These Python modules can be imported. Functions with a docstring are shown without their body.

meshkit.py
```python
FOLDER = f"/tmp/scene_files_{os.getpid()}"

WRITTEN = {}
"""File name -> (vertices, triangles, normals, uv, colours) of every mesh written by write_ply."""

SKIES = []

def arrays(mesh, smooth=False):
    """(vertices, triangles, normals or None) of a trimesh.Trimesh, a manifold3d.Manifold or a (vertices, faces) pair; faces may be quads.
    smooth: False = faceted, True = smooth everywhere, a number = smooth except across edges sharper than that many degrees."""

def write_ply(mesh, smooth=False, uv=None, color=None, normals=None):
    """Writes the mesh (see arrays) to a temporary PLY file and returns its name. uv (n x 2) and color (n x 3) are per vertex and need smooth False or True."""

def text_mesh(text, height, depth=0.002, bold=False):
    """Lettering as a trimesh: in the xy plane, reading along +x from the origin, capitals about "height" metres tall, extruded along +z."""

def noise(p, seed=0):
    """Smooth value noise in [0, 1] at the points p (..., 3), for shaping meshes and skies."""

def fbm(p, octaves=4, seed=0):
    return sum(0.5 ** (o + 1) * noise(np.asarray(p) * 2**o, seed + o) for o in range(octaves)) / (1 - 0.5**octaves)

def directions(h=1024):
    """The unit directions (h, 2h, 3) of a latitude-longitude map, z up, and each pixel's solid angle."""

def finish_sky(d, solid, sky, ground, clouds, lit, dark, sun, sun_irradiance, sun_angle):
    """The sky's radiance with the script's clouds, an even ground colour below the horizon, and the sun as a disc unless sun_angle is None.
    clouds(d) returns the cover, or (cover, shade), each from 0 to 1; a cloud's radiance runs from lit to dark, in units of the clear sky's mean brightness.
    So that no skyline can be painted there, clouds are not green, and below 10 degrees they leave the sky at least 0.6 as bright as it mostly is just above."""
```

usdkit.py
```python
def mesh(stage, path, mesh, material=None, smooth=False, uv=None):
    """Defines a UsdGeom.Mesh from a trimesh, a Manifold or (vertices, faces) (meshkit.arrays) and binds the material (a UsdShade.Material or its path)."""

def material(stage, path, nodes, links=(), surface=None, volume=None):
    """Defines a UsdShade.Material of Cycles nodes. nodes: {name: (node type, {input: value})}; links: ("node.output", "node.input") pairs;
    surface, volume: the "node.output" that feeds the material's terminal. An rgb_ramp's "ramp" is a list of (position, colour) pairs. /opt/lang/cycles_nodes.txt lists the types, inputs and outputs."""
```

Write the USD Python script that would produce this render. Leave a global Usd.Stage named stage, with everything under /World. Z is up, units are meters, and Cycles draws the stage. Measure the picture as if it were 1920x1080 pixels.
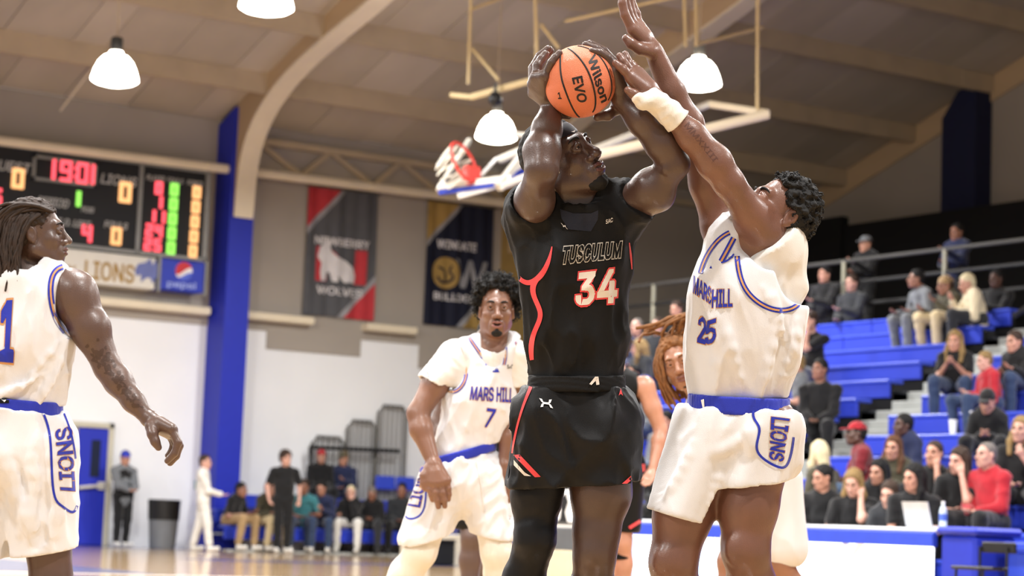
import math, random
import numpy as np
import trimesh
from trimesh.creation import box as tbox, cylinder as tcyl, icosphere, extrude_polygon
import shapely
from shapely.geometry import Polygon, LineString, Point
from shapely import affinity
from pxr import Usd, UsdGeom, UsdLux, UsdShade, Gf, Sdf, Vt
import usdkit, meshkit

stage = Usd.Stage.CreateInMemory()
UsdGeom.SetStageUpAxis(stage, UsdGeom.Tokens.z)
UsdGeom.Xform.Define(stage, '/World')

# ------------------------------------------------------------------ camera, light, exposure
FPX = 4000.0
CAM = np.array([0.0, 0.0, 0.6])
YAW, PITCH, ROLL = math.radians(33.3), math.radians(6.4), math.radians(2.2)
_fh = np.array([math.sin(YAW), math.cos(YAW), 0.0]); _rh = np.array([math.cos(YAW), -math.sin(YAW), 0.0]); _z = np.array([0, 0, 1.0])
CF = _fh * math.cos(PITCH) + _z * math.sin(PITCH)
_u0 = -_fh * math.sin(PITCH) + _z * math.cos(PITCH)
CR = _rh * math.cos(ROLL) + _u0 * math.sin(ROLL)
CU = _u0 * math.cos(ROLL) - _rh * math.sin(ROLL)
EXPOSURE = 0.85
LAMP_DOWN = 420.0      # lamp radiance below the dome
LAMP_DOME = 11.0       # glow of the translucent dome
AMBIENT = 0.10

cam = UsdGeom.Camera.Define(stage, '/World/camera')
_m = Gf.Matrix4d(*[float(x) for x in (*CR, 0, *CU, 0, *(-CF), 0, *CAM, 1)])
cam.AddTransformOp().Set(_m)
cam.CreateHorizontalApertureAttr(36.0)
cam.CreateVerticalApertureAttr(20.25)
cam.CreateFocalLengthAttr(36.0 * FPX / 1920)
cam.CreateFStopAttr(3.5)
cam.CreateFocusDistanceAttr(7.15)
cam.CreateClippingRangeAttr(Gf.Vec2f(0.05, 500))
cam.CreateExposureAttr(EXPOSURE)

dome = UsdLux.DomeLight.Define(stage, '/World/hall_light')       # the even light of the rest of the hall, behind the camera
dome.CreateIntensityAttr(AMBIENT)
dome.CreateColorAttr(Gf.Vec3f(1.0, 0.97, 0.93))

# ------------------------------------------------------------------ measuring
def at(px, py, d):
    """The point that a pixel of the 1920 x 1080 picture shows at depth d metres."""
    return CAM + d * (CF + (px - 960) / FPX * CR - (py - 540) / FPX * CU)
def ray(px, py):
    return CF + (px - 960) / FPX * CR - (py - 540) / FPX * CU
def hit(px, py, axis, value):
    r = ray(px, py)
    return CAM + r * ((value - CAM[axis]) / r[axis])
def hit_plane(px, py, n, c):
    r = ray(px, py); n = np.asarray(n, float)
    return CAM + r * ((c - n @ CAM) / (n @ r))
def proj(p):
    q = np.asarray(p, float) - CAM
    d = q @ CF
    return np.stack([960 + FPX * (q @ CR) / d, 540 - FPX * (q @ CU) / d, d], -1)
def unit(v):
    v = np.asarray(v, float); return v / (np.linalg.norm(v) + 1e-12)
def camdir(r, u, t):
    """direction: right, up in the picture and towards the camera"""
    return unit(r * CR + u * CU - t * CF)

# ------------------------------------------------------------------ colours and materials
def lin(c):
    if isinstance(c, str):
        c = [int(c[i:i + 2], 16) / 255 for i in (1, 3, 5)]
    return tuple(x / 12.92 if x <= 0.04045 else ((x + 0.055) / 1.055) ** 2.4 for x in c)
UsdGeom.Scope.Define(stage, '/World/Looks')
_mats = {}
def mat(name, color, rough=0.6, metallic=0.0, vary=0.12, scale=6.0, bump=0.0, bscale=40.0, spec=0.4, coat=0.0, sheen=0.0, sss=0.0, emit=0.0, color2=None, detail=3.0, stretch=(1, 1, 1), coords='object'):
    if name in _mats: return _mats[name]
    c = np.array(lin(color))
    c2 = np.array(lin(color2)) if color2 else np.clip(c * (1 - vary), 0, 1)
    nodes = {"tc": ("texture_coordinate", {}), "mp": ("mapping", {"scale": stretch}),
             "n": ("noise_texture", {"scale": scale, "detail": detail}),
             "r": ("rgb_ramp", {"ramp": [(0.3, tuple(c2)), (0.7, tuple(c))]}),
             "p": ("principled_bsdf", {"roughness": rough, "metallic": metallic, "specular_ior_level": spec, "coat_weight": coat, "coat_roughness": 0.25, "sheen_weight": sheen, "subsurface_weight": sss, "subsurface_scale": 0.01})}
    links = [("mp.vector", "n.vector"), ("n.fac", "r.fac"), ("r.color", "p.base_color")]
    if coords == 'world':
        nodes["g"] = ("geometry", {}); links.append(("g.position", "mp.vector"))
    else:
        links.append(("tc.object", "mp.vector"))
    if bump:
        nodes["bn"] = ("noise_texture", {"scale": bscale, "detail": 2.0}); nodes["b"] = ("bump", {"strength": bump, "distance": 0.01})
        links += [("mp.vector", "bn.vector"), ("bn.fac", "b.height"), ("b.normal", "p.normal")]
    if emit:
        nodes["p"][1]["emission_color"] = tuple(c); nodes["p"][1]["emission_strength"] = emit
    _mats[name] = usdkit.material(stage, '/World/Looks/' + name, nodes, links, surface="p.BSDF")
    return _mats[name]
def glow(name, color, strength):
    if name not in _mats:
        _mats[name] = usdkit.material(stage, '/World/Looks/' + name, {"e": ("emission", {"color": lin(color), "strength": strength})}, [], surface="e.emission")
    return _mats[name]

# ------------------------------------------------------------------ naming
_used = {}
def numbered(parent, name):
    k = (parent, name); n = _used.get(k, -1) + 1; _used[k] = n
    return f'{parent}/{name}' if n == 0 else f'{parent}/{name}_{n:03d}'
def keys(p, label=None, cat=None, group=None, kind=None):
    for k, v in (('label', label), ('category', cat), ('group', group), ('kind', kind)):
        if v: p.SetCustomDataByKey(k, v)
    return p
def thing(name, label, cat, loc=(0, 0, 0), rz=0.0, group=None, kind=None):
    x = UsdGeom.Xform.Define(stage, numbered('/World', name))
    if any(loc): x.AddTranslateOp().Set(Gf.Vec3d(*map(float, loc)))
    if rz: x.AddRotateZOp().Set(float(rz))
    return keys(x.GetPrim(), label, cat, group, kind)
def mesh(name, m, material, parent=None, smooth=30, label=None, cat=None, group=None, kind=None):
    if isinstance(m, (list, tuple)) and len(m) and isinstance(m[0], trimesh.Trimesh):
        m = trimesh.util.concatenate(list(m))
    pp = '/World' if parent is None else str(parent.GetPath())
    p = usdkit.mesh(stage, numbered(pp, name), m, material, smooth=smooth)
    return keys(p.GetPrim(), label, cat, group, kind)
def structure(name, m, material, smooth=False, parent=None):
    return mesh(name, m, material, parent, smooth, kind='structure' if parent is None else None)
_origin = {}
def local(m, o):
    m = m.copy() if isinstance(m, trimesh.Trimesh) else m
    m.apply_translation(-np.asarray(o, float)); return m

# ------------------------------------------------------------------ plain shapes
def box(lo, hi):
    lo, hi = np.minimum(lo, hi), np.maximum(lo, hi)
    b = tbox(np.maximum(np.asarray(hi, float) - lo, 1e-4)); b.apply_translation((np.asarray(lo, float) + hi) / 2); return b
def bevel_box(lo, hi, r=0.01):
    lo, hi = np.minimum(lo, hi).astype(float), np.maximum(lo, hi).astype(float); c = (lo + hi) / 2; e = (hi - lo) / 2; r = min(r, e.min() * 0.9)
    pts = []
    for s in np.ndindex(2, 2, 2):
        sg = np.array(s) * 2 - 1
        for k in range(3):
            q = e - r; q = q.copy(); q[k] = e[k]; pts.append(c + sg * q)
    return trimesh.convex.convex_hull(np.array(pts))
def rod(a, b, r, sides=10):
    a, b = np.asarray(a, float), np.asarray(b, float)
    return trimesh.creation.cylinder(radius=r, segment=[a, b], sections=sides)
def beam(a, b, w, h, up=(0, 0, 1)):
    a, b = np.asarray(a, float), np.asarray(b, float); t = unit(b - a); s = unit(np.cross(t, up)); u = np.cross(s, t)
    v = [p + x * s * w / 2 + y * u * h / 2 for p in (a, b) for x, y in ((-1, -1), (1, -1), (1, 1), (-1, 1))]
    return trimesh.convex.convex_hull(np.array(v))
def prism(poly2d, f0, f1):
    """a polygon given as 2D points mapped by f0 and f1 to its two ends in 3D"""
    p = Polygon(poly2d)
    v, f = trimesh.creation.triangulate_polygon(p, engine='earcut')
    n = len(v); ring = np.array(p.exterior.coords)[:-1]
    if not p.exterior.is_ccw: ring = ring[::-1]
    A, B = np.array([f0(q) for q in v]), np.array([f1(q) for q in v]); a, b = np.array([f0(q) for q in ring]), np.array([f1(q) for q in ring])
    m = len(ring); i = np.arange(m); j = (i + 1) % m; o = 2 * n
    side = np.vstack([np.stack([o + i, o + j, o + m + j], 1), np.stack([o + i, o + m + j, o + m + i], 1)])
    out = trimesh.Trimesh(np.vstack([A, B, a, b]), np.vstack([f[:, ::-1], f + n, side]), process=False)
    out.fix_normals(); return out
def lathe(profile, sections=28, at_=(0, 0, 0)):
    m = trimesh.creation.revolve(np.asarray(profile, float), sections=sections); m.apply_translation(at_); return m
def tube(pts, r, sides=6, closed_ends=True):
    """polyline to a tube with radius per point"""
    p = np.asarray(pts, float); n = len(p); r = np.broadcast_to(r, (n,)).astype(float)
    t = np.gradient(p, axis=0); t /= np.linalg.norm(t, axis=1, keepdims=True) + 1e-12
    ref = np.array([0.31, 0.17, 0.93]); a = np.cross(t, ref); a /= np.linalg.norm(a, axis=1, keepdims=True) + 1e-9; b = np.cross(t, a)
    g = np.arange(sides) * 2 * np.pi / sides
    v = (p[:, None] + r[:, None, None] * (np.cos(g)[None, :, None] * a[:, None] + np.sin(g)[None, :, None] * b[:, None])).reshape(-1, 3)
    i, j = np.meshgrid(np.arange(n - 1), np.arange(sides), indexing='ij'); j2 = (j + 1) % sides
    q = np.stack([i * sides + j, i * sides + j2, (i + 1) * sides + j2, (i + 1) * sides + j], -1).reshape(-1, 4)
    f = np.vstack([q[:, [0, 1, 2]], q[:, [0, 2, 3]]])
    v = np.vstack([v, p[0] - t[0] * r[0] * .5, p[-1] + t[-1] * r[-1] * .5]); k = n * sides; jj = np.arange(sides); j3 = (jj + 1) % sides
    f = np.vstack([f, np.stack([np.full(sides, k), j3, jj], 1), np.stack([np.full(sides, k + 1), (n - 1) * sides + jj, (n - 1) * sides + j3], 1)])
    return trimesh.Trimesh(v, f, process=False)
def spline(pts, n=12):
    p = np.asarray(pts, float)
    if len(p) < 3:
        return np.array([p[0] + (p[-1] - p[0]) * s for s in np.linspace(0, 1, n)])
    from scipy.interpolate import CubicSpline
    d = np.r_[0, np.cumsum(np.linalg.norm(np.diff(p, axis=0), axis=1) ** .5 + 1e-9)]
    return CubicSpline(d, p)(np.linspace(0, d[-1], n))

# ------------------------------------------------------------------ smooth implicit bodies
def rot_to(n):
    n = unit(n); a = unit(np.cross(n, [0.3, 0.2, 0.9] if abs(n[2]) < .9 else [1, 0, 0])); return np.stack([a, np.cross(n, a), n])
class Blob:
    def __init__(s): s.ops = []; s.post = []
    def copy(s):
        b = Blob(); b.ops = list(s.ops); b.post = list(s.post); return b
    def cap(s, a, b, ra, rb=None, k=0.02, sub=False, flat=None):
        """tapered capsule; flat = (direction, factor) squeezes its cross-section along a direction"""
        a, b = np.asarray(a, np.float32), np.asarray(b, np.float32); rb = ra if rb is None else rb
        ba = b - a; L = float(ba @ ba) + 1e-12
        if flat is not None: fn, ff = unit(flat[0]).astype(np.float32), flat[1]
        def f(P):
            pa = P - a; t = np.clip(pa @ ba / L, 0, 1); v = pa - t[..., None] * ba; r = ra + (rb - ra) * t
            l = np.sqrt((v * v).sum(-1))
            if flat is None: return l - r
            c = v @ fn; l2 = np.sqrt(np.maximum(l * l - c * c, 0) + (c / ff) ** 2)
            return (l2 - r) * np.where(l2 > 1e-6, l / np.maximum(l2, 1e-6), 1).clip(min(ff, 1), 1)
        m = max(ra, rb) * (max(1.0, flat[1]) if flat is not None else 1)
        s.ops.append((sub, f, np.minimum(a, b) - m, np.maximum(a, b) + m, k)); return s
    def ell(s, c, r, R=None, k=0.02, sub=False):
        """ellipsoid; rows of R are its axes"""
        c = np.asarray(c, np.float32); r = np.broadcast_to(np.asarray(r, np.float32), (3,)); R = np.eye(3, dtype=np.float32) if R is None else np.asarray(R, np.float32)
        def f(P):
            q = (P - c) @ R.T; k0 = np.sqrt(((q / r) ** 2).sum(-1)); k1 = np.sqrt(((q / r ** 2) ** 2).sum(-1))
            return k0 * (k0 - 1) / np.maximum(k1, 1e-6)
        e = np.sqrt(((R * r[:, None]) ** 2).sum(0))
        s.ops.append((sub, f, c - e, c + e, k)); return s
    def limb(s, pts, radii, k=0.02, **kw):
        for i in range(len(pts) - 1): s.cap(pts[i], pts[i + 1], radii[i], radii[i + 1], k=k, **kw)
        return s
    def cut(s, p, n, k=0.004):
        """keep the side that n points away from"""
        p = np.asarray(p, np.float32); n = unit(n).astype(np.float32)
        s.ops.append(('cut', lambda P: (P - p) @ n, None, None, k)); return s
    def wrinkle(s, fn):
        s.ops.append(('add', fn, None, None, 0)); return s
    def bounds(s, pad=0.02):
        lo = np.min([o[2] for o in s.ops if o[2] is not None and o[0] is False], 0); hi = np.max([o[3] for o in s.ops if o[3] is not None and o[0] is False], 0)
        return lo - pad, hi + pad
    @staticmethod
    def _apply(op, D, d, k):
        if op is False:
            h = np.maximum(k - np.abs(D - d), 0) / max(k, 1e-6); return np.minimum(D, d) - h * h * k * .25
        if op is True: d = -d
        h = np.maximum(k - np.abs(D - d), 0) / max(k, 1e-6); return np.maximum(D, d) + h * h * k * .25
    def eval(s, P):
        P = np.asarray(P, np.float32); D = np.full(P.shape[:-1], 1.0, np.float32)
        for op, f, lo, hi, k in s.ops:
            if op == 'add': D = D + f(P, D)
            else: D = s._apply(op, D, f(P), k)
        return D
    def grid(s, h, lo=None, hi=None):
        if lo is None: lo, hi = s.bounds(3 * h)
        lo = np.asarray(lo, float); n = np.ceil((np.asarray(hi) - lo) / h).astype(int) + 1
        ax = [(lo[i] + h * np.arange(n[i])).astype(np.float32) for i in range(3)]
        D = np.full(n, 0.25, np.float32)
        def pts(sl):
            g = np.empty([x.stop - x.start for x in sl] + [3], np.float32)
            g[..., 0] = ax[0][sl[0]][:, None, None]; g[..., 1] = ax[1][sl[1]][None, :, None]; g[..., 2] = ax[2][sl[2]][None, None, :]; return g
        for op, f, l, u, k in s.ops:
            if op == 'add':
                w = np.abs(D) < 0.05
                I = np.nonzero(w); P = np.stack([ax[i][I[i]] for i in range(3)], -1)
                if len(P): D[w] = D[w] + f(P, D[w])
                continue
            if l is None: sl = tuple(slice(0, x) for x in n)
            else:
                m = k + 3 * h
                a = np.clip(np.floor((l - m - lo) / h).astype(int), 0, n); b = np.clip(np.ceil((u + m - lo) / h).astype(int) + 1, 0, n)
                if (b <= a).any(): continue
                sl = tuple(slice(int(x), int(y)) for x, y in zip(a, b))
            D[sl] = s._apply(op, D[sl], f(pts(sl)), k)
        return D, lo
    def mesh(s, h, lo=None, hi=None, holes=()):
        D, o = s.grid(h, lo, hi)
        v, f = surface_net(D); v = o + v * h
        for a, b in holes:          # faces that a finer piece of the same surface replaces
            c = v[f].mean(1); w = ((c > a + 2 * h) & (c < b - 2 * h)).all(1); f = f[~w]
        m = trimesh.Trimesh(v, f, process=False)
        if len(holes): m.remove_unreferenced_vertices()
        return m
def surface_net(D):
    n = np.array(D.shape); S = D < 0
    c = np.zeros(n - 1, np.int8)
    for d in np.ndindex(2, 2, 2): c += S[d[0]:n[0] - 1 + d[0], d[1]:n[1] - 1 + d[1], d[2]:n[2] - 1 + d[2]]
    I = np.stack(np.nonzero((c > 0) & (c < 8)), 1)
    if not len(I): return np.zeros((0, 3)), np.zeros((0, 3), int)
    corners = np.array(list(np.ndindex(2, 2, 2)))
    val = np.stack([D[tuple((I + k).T)] for k in corners], 1)
    acc = np.zeros((len(I), 3)); cnt = np.zeros(len(I))
    for a in range(8):
        for b in range(a + 1, 8):
            if np.abs(corners[a] - corners[b]).sum() != 1: continue
            x, y = val[:, a], val[:, b]; w = (x < 0) != (y < 0)
            t = np.where(w, x / np.where(w, x - y, 1), 0)
            acc += np.where(w[:, None], corners[a] + t[:, None] * (corners[b] - corners[a]), 0); cnt += w
    v = I + acc / np.maximum(cnt, 1)[:, None]
    idx = np.full(n - 1, -1, np.int64); idx[tuple(I.T)] = np.arange(len(I))
    F = []
    for ax in range(3):
        u, w = (ax + 1) % 3, (ax + 2) % 3
        e = np.zeros(3, int); e[ax] = 1
        A = S[tuple(slice(0, n[i] - e[i]) for i in range(3))]; B = S[tuple(slice(e[i], n[i]) for i in range(3))]
        J = np.stack(np.nonzero(A != B), 1); J = J[(J[:, u] > 0) & (J[:, w] > 0) & (J[:, u] < n[u] - 1) & (J[:, w] < n[w] - 1)]
        if not len(J): continue
        du, dw = np.eye(3, dtype=int)[u], np.eye(3, dtype=int)[w]
        q = np.stack([idx[tuple((J - du - dw).T)], idx[tuple((J - dw).T)], idx[tuple(J.T)], idx[tuple((J - du).T)]], 1)
        inside = A[tuple(J.T)]
        q[~inside] = q[~inside][:, ::-1]
        F.append(q)
    q = np.vstack(F); q = q[(q >= 0).all(1)]
    return v, np.vstack([q[:, [0, 1, 2]], q[:, [0, 2, 3]]])
def taubin(m, n=6):
    m2 = trimesh.Trimesh(m.vertices, m.faces, process=False)
    trimesh.smoothing.filter_taubin(m2, iterations=n); return m2

# ------------------------------------------------------------------ print on cloth: flat shapes laid onto an implicit surface
def lay(blob, pts, start, dirs, off=0.002, steps=60, reach=1.6):
    P = np.asarray(start, float).copy(); dirs = np.asarray(dirs, float); dirs = dirs / np.linalg.norm(dirs, axis=-1, keepdims=True)
    T = np.zeros(len(P))
    for _ in range(steps):
        d = blob.eval(P + T[:, None] * dirs); T += np.clip(d * 0.7, -0.03, 0.08)
    return P + T[:, None] * dirs - off * dirs, T < reach
def lay_px(blob, uv, d0, off=0.002, back=0.55):
    """uv: pixels of the photograph where the print shows; it is laid on the surface there"""
    r = np.array([ray(u, v) for u, v in uv]); st = CAM + r * (d0 - back)
    return lay(blob, uv, st, r, off)
def cap_faces(text, bold=False):
    t = meshkit.text_mesh(text, 1.0, depth=0.5, bold=bold)
    z = t.vertices[t.faces][:, :, 2]; f = t.faces[(z > 0.4).all(1)]
    m = trimesh.Trimesh(t.vertices, f, process=True); return m
def poly_mesh(poly):
    vs, fs, n = [], [], 0
    for g in getattr(poly, 'geoms', [poly]):
        if g.area <= 0: continue
        v, f = trimesh.creation.triangulate_polygon(g, engine='earcut'); vs.append(v); fs.append(f + n); n += len(v)
    v = np.vstack(vs); return trimesh.Trimesh(np.c_[v, np.zeros(len(v))], np.vstack(fs), process=True)
def fine(m, size):
    v, f = trimesh.remesh.subdivide_to_size(m.vertices, m.faces, size, max_iter=12); m = trimesh.Trimesh(v, f, process=True); m.merge_vertices(); return m
def decal(blob, m2d, warp, d0, off=0.002, size=7.0, back=0.55):
    """m2d: flat mesh; warp maps its xy to pixels"""
    m = trimesh.Trimesh(np.c_[np.array([warp(x, y) for x, y in m2d.vertices[:, :2]]), np.zeros(len(m2d.vertices))], m2d.faces, process=False)
    m = fine(m, size)
    P, ok = lay_px(blob, m.vertices[:, :2], d0, off, back)
    f = m.faces
    # drop triangles that were torn over a silhouette
    e = np.max([np.linalg.norm(P[f[:, i]] - P[f[:, (i + 1) % 3]], axis=1) for i in range(3)], 0)
    f = f[(e < 0.08) & ok[f].all(1)]
    if not len(f): f = m.faces[:1]
    out = trimesh.Trimesh(P, f, process=False)
    c = out.triangles_center; nn = out.face_normals
    flip = (nn * (c - CAM)).sum(1) > 0
    ff = out.faces.copy(); ff[flip] = ff[flip][:, ::-1]
    res = trimesh.Trimesh(P, ff, process=False); res.remove_unreferenced_vertices()
    lab = trimesh.graph.connected_component_labels(res.face_adjacency, node_count=len(res.faces)); ar = np.bincount(lab, res.area_faces); w = ar[lab] > .06 * ar.max()
    res.update_faces(w); res.remove_unreferenced_vertices(); return res
def quad_warp(q, w=1.0, h=1.0):
    """corners q: bottom-left, bottom-right, top-right, top-left in pixels"""
    q = np.asarray(q, float)
    def f(x, y):
        s, t = x / w, y / h
        return q[0] * (1 - s) * (1 - t) + q[1] * s * (1 - t) + q[2] * s * t + q[3] * (1 - s) * t
    return f
_tp = {}
def tpoly(txt):
    """lettering as one flat shape, capitals 1 tall"""
    if txt not in _tp:
        m = cap_faces(txt); lo = m.bounds[0][:2]
        _tp[txt] = shapely.union_all([Polygon(m.vertices[f][:, :2] - lo).buffer(.002) for f in m.faces]).simplify(.006)
    return _tp[txt]
def text_decal(blob, text, q, d0, grow=0.0, off=0.002, size=7.0, inner=None):
    p = tpoly(text); x0, y0, x1, y1 = p.bounds
    g = p.buffer(grow, join_style=2, mitre_limit=2)
    if inner is not None: g = g.difference(p.buffer(inner, join_style=2))
    return decal(blob, poly_mesh(g), quad_warp(q, x1, y1), d0, off, size)
def ribbon_px(path, width, n=40):
    """a band along a pixel path, as a flat mesh whose xy are pixels; width may vary"""
    p = spline(np.asarray(path, float), n); w = np.interp(np.linspace(0, 1, n), np.linspace(0, 1, np.size(width)), np.atleast_1d(width))
    t = np.gradient(p, axis=0); t /= np.linalg.norm(t, axis=1, keepdims=True); nn = np.stack([-t[:, 1], t[:, 0]], 1)
    a, b = p - nn * w[:, None] / 2, p + nn * w[:, None] / 2
    v = np.vstack([a, b]); i = np.arange(n - 1)
    f = np.vstack([np.stack([i, i + 1, n + i + 1], 1), np.stack([i, n + i + 1, n + i], 1)])
    return trimesh.Trimesh(np.c_[v, np.zeros(len(v))], f, process=False)
def band(blob, path, width, d0, off=0.003, size=9.0):
    return decal(blob, ribbon_px(path, width), lambda x, y: (x, y), d0, off, size)
def shape(blob, pts, d0, off=0.003, size=9.0):
    return decal(blob, poly_mesh(Polygon(pts)), lambda x, y: (x, y), d0, off, size)
# ================================================================== the hall
YW, XW = 35.5, 30.6                     # scoreboard wall, gable wall
def zr(y): return 7.86 + 0.33 * (YW - y)      # underside of the roof deck
RIDGE = 14.0
m_white = mat('white_wall_paint', '#eceef0', .7, vary=.03, scale=1.5, bump=.15, bscale=30)
m_beige = mat('beige_wall_paint', '#a59d93', .8, vary=.08, scale=.8)
m_gable = mat('gable_wall_paint', '#a39a8e', .85, vary=.08, scale=.6)
m_blue = mat('royal_blue_paint', '#1d2cae', .55, vary=.06)
m_must = mat('mustard_paint', '#9c8048', .7, vary=.1)
m_cream = mat('cream_steel', '#e6dac0', .6, vary=.08, scale=2)
m_tan = mat('tan_timber', '#c2a884', .65, vary=.12, scale=2, stretch=(1, .1, 1))
m_deck = [mat(f'roof_deck_{i}', c, .9, vary=.14, scale=1.2, stretch=(1, .35, 1)) for i, c in enumerate(['#c0b5a3', '#b7ac9a', '#c6bba9', '#bbb09d'])]
m_purlin = mat('purlin_paint', '#baa98f', .7, vary=.12, scale=2)
m_black = mat('black_curtain', '#0c0c0d', .9, vary=.2)
m_grey = mat('grey_metal', '#6b6a66', .5, metallic=.3)
m_rail = mat('dark_rail', '#2b2b2b', .5)
m_post = mat('pale_post', '#a8a592', .6)
m_blacktrim = mat('black_metal', '#111113', .45)
m_steel = mat('bright_steel', '#dcd8cc', .35, metallic=.2)
m_whitep = mat('white_plastic', '#f0f0ee', .4, vary=.03)

# floor: narrow maple boards in the material, the painted apron and lines as geometry
def floor_mat():
    n = {"g": ("geometry", {}), "mp": ("mapping", {"scale": (1, 1, 1)}),
         "bk": ("brick_texture", {"scale": 1.0, "brick_width": 1.9, "row_height": .06, "mortar_size": .0012, "color1": lin('#d9b788'), "color2": lin('#c9a473'), "mortar": lin('#8d6c45'), "offset": .37}),
         "n": ("noise_texture", {"scale": 7, "detail": 3}), "mx": ("mix", {"mix_type": "multiply", "fac": .25}),
         "p": ("principled_bsdf", {"roughness": .16, "specular_ior_level": .55, "coat_weight": .6, "coat_roughness": .08})}
    return usdkit.material(stage, '/World/Looks/maple_floor', n, [("g.position", "mp.vector"), ("mp.vector", "bk.vector"), ("g.position", "n.vector"), ("bk.color", "mx.color1"), ("n.color", "mx.color2"), ("mx.color", "p.base_color")], surface="p.BSDF")
fl = structure('floor', box((-14, -6, -.2), (XW, YW, 0)), floor_mat())
m_apron = mat('blue_floor_paint', '#39447c', .18, spec=.55, coat=.6, vary=.06)
mesh('painted_border', [box((-14, 20.0, 0), (9.0, YW, .002)), box((12.6, 26.4, 0), (20.0, 27.3, .002)), box((9.0, 34.2, 0), (16.5, YW, .002))], m_apron, fl, smooth=False, label='dark blue painted court border')
mesh('court_line', [box((-2, 0.2, 0), (12.86, .25, .003)), box((12.8, .2, 0), (12.86, 19.6, .003)), box((-2, 19.55, 0), (12.86, 19.6, .003))], m_whitep, fl, smooth=False)

wb = structure('wall_back', box((-14, YW, -.2), (XW + .3, YW + .3, zr(YW) + .2)), m_white)
mesh('upper_panel', [box((-14, YW - .03, 4.05), (XW, YW, zr(YW)))], m_beige, wb, smooth=False, label='beige painted upper band of the wall')
mesh('upper_panel', [box((17.9, YW - .03, 3.72), (19.9, YW, 4.05)), box((21.2, YW - .03, 3.6), (24.5, YW, 4.05))], m_beige, wb, smooth=False)
wg = structure('wall_right', prism([(-6, -.2), (YW, -.2), (YW, zr(YW) + .1), (RIDGE, zr(RIDGE) + .1), (-6, zr(RIDGE) - .33 * (RIDGE + 6) + .1)], lambda q: (XW, q[0], q[1]), lambda q: (XW + .3, q[0], q[1])), m_gable)

# roof: deck boards between the purlins, purlins, arches
ceil = UsdGeom.Xform.Define(stage, '/World/ceiling').GetPrim(); keys(ceil, kind='structure')
ys = [35.5, 33.75, 31.7, 29.55, 27.5, 25.4, 23.3, 21.2, 19.1, 17.0, 14.0]
rng = random.Random(3)
for j in range(len(ys) - 1):
    x = -8.0
    while x < XW:
        w = rng.choice([1.2, 1.2, 1.2, .62]); x2 = min(x + w, XW); t = rng.uniform(0, .02)
        y1, y2 = ys[j], ys[j + 1] + .01
        a = np.array([[x + .007, y1, zr(y1) + t], [x2 - .007, y1, zr(y1) + t], [x2 - .007, y2, zr(y2) + t], [x + .007, y2, zr(y2) + t]])
        v = np.vstack([a, a + [0, 0, .06]])
        if x2 - x > .05: mesh('roof_panel', trimesh.convex.convex_hull(v), rng.choice(m_deck), ceil, smooth=False)
        x = x2
mesh('deck_backing', prism([(YW + .3, zr(YW) + .02), (RIDGE, zr(RIDGE) + .09), (RIDGE, zr(RIDGE) + .25), (YW + .3, zr(YW) + .3)], lambda q: (-14, q[0], q[1]), lambda q: (XW + .3, q[0], q[1])), mat('deck_seam', '#4a4034', .9), ceil, smooth=False)
mesh('far_slope', prism([(-6, zr(RIDGE) - .33 * (RIDGE + 6)), (RIDGE, zr(RIDGE)), (RIDGE, zr(RIDGE) + .2), (-6, zr(RIDGE) - .33 * (RIDGE + 6) + .2)], lambda q: (-14, q[0], q[1]), lambda q: (XW + .3, q[0], q[1])), m_deck[1], ceil, smooth=False)
for y in ys[1:-1]:
    mesh('purlin', box((-14, y - .07, zr(y) - .34), (XW, y + .07, zr(y) + .03)), m_purlin, ceil, smooth=False)
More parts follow.
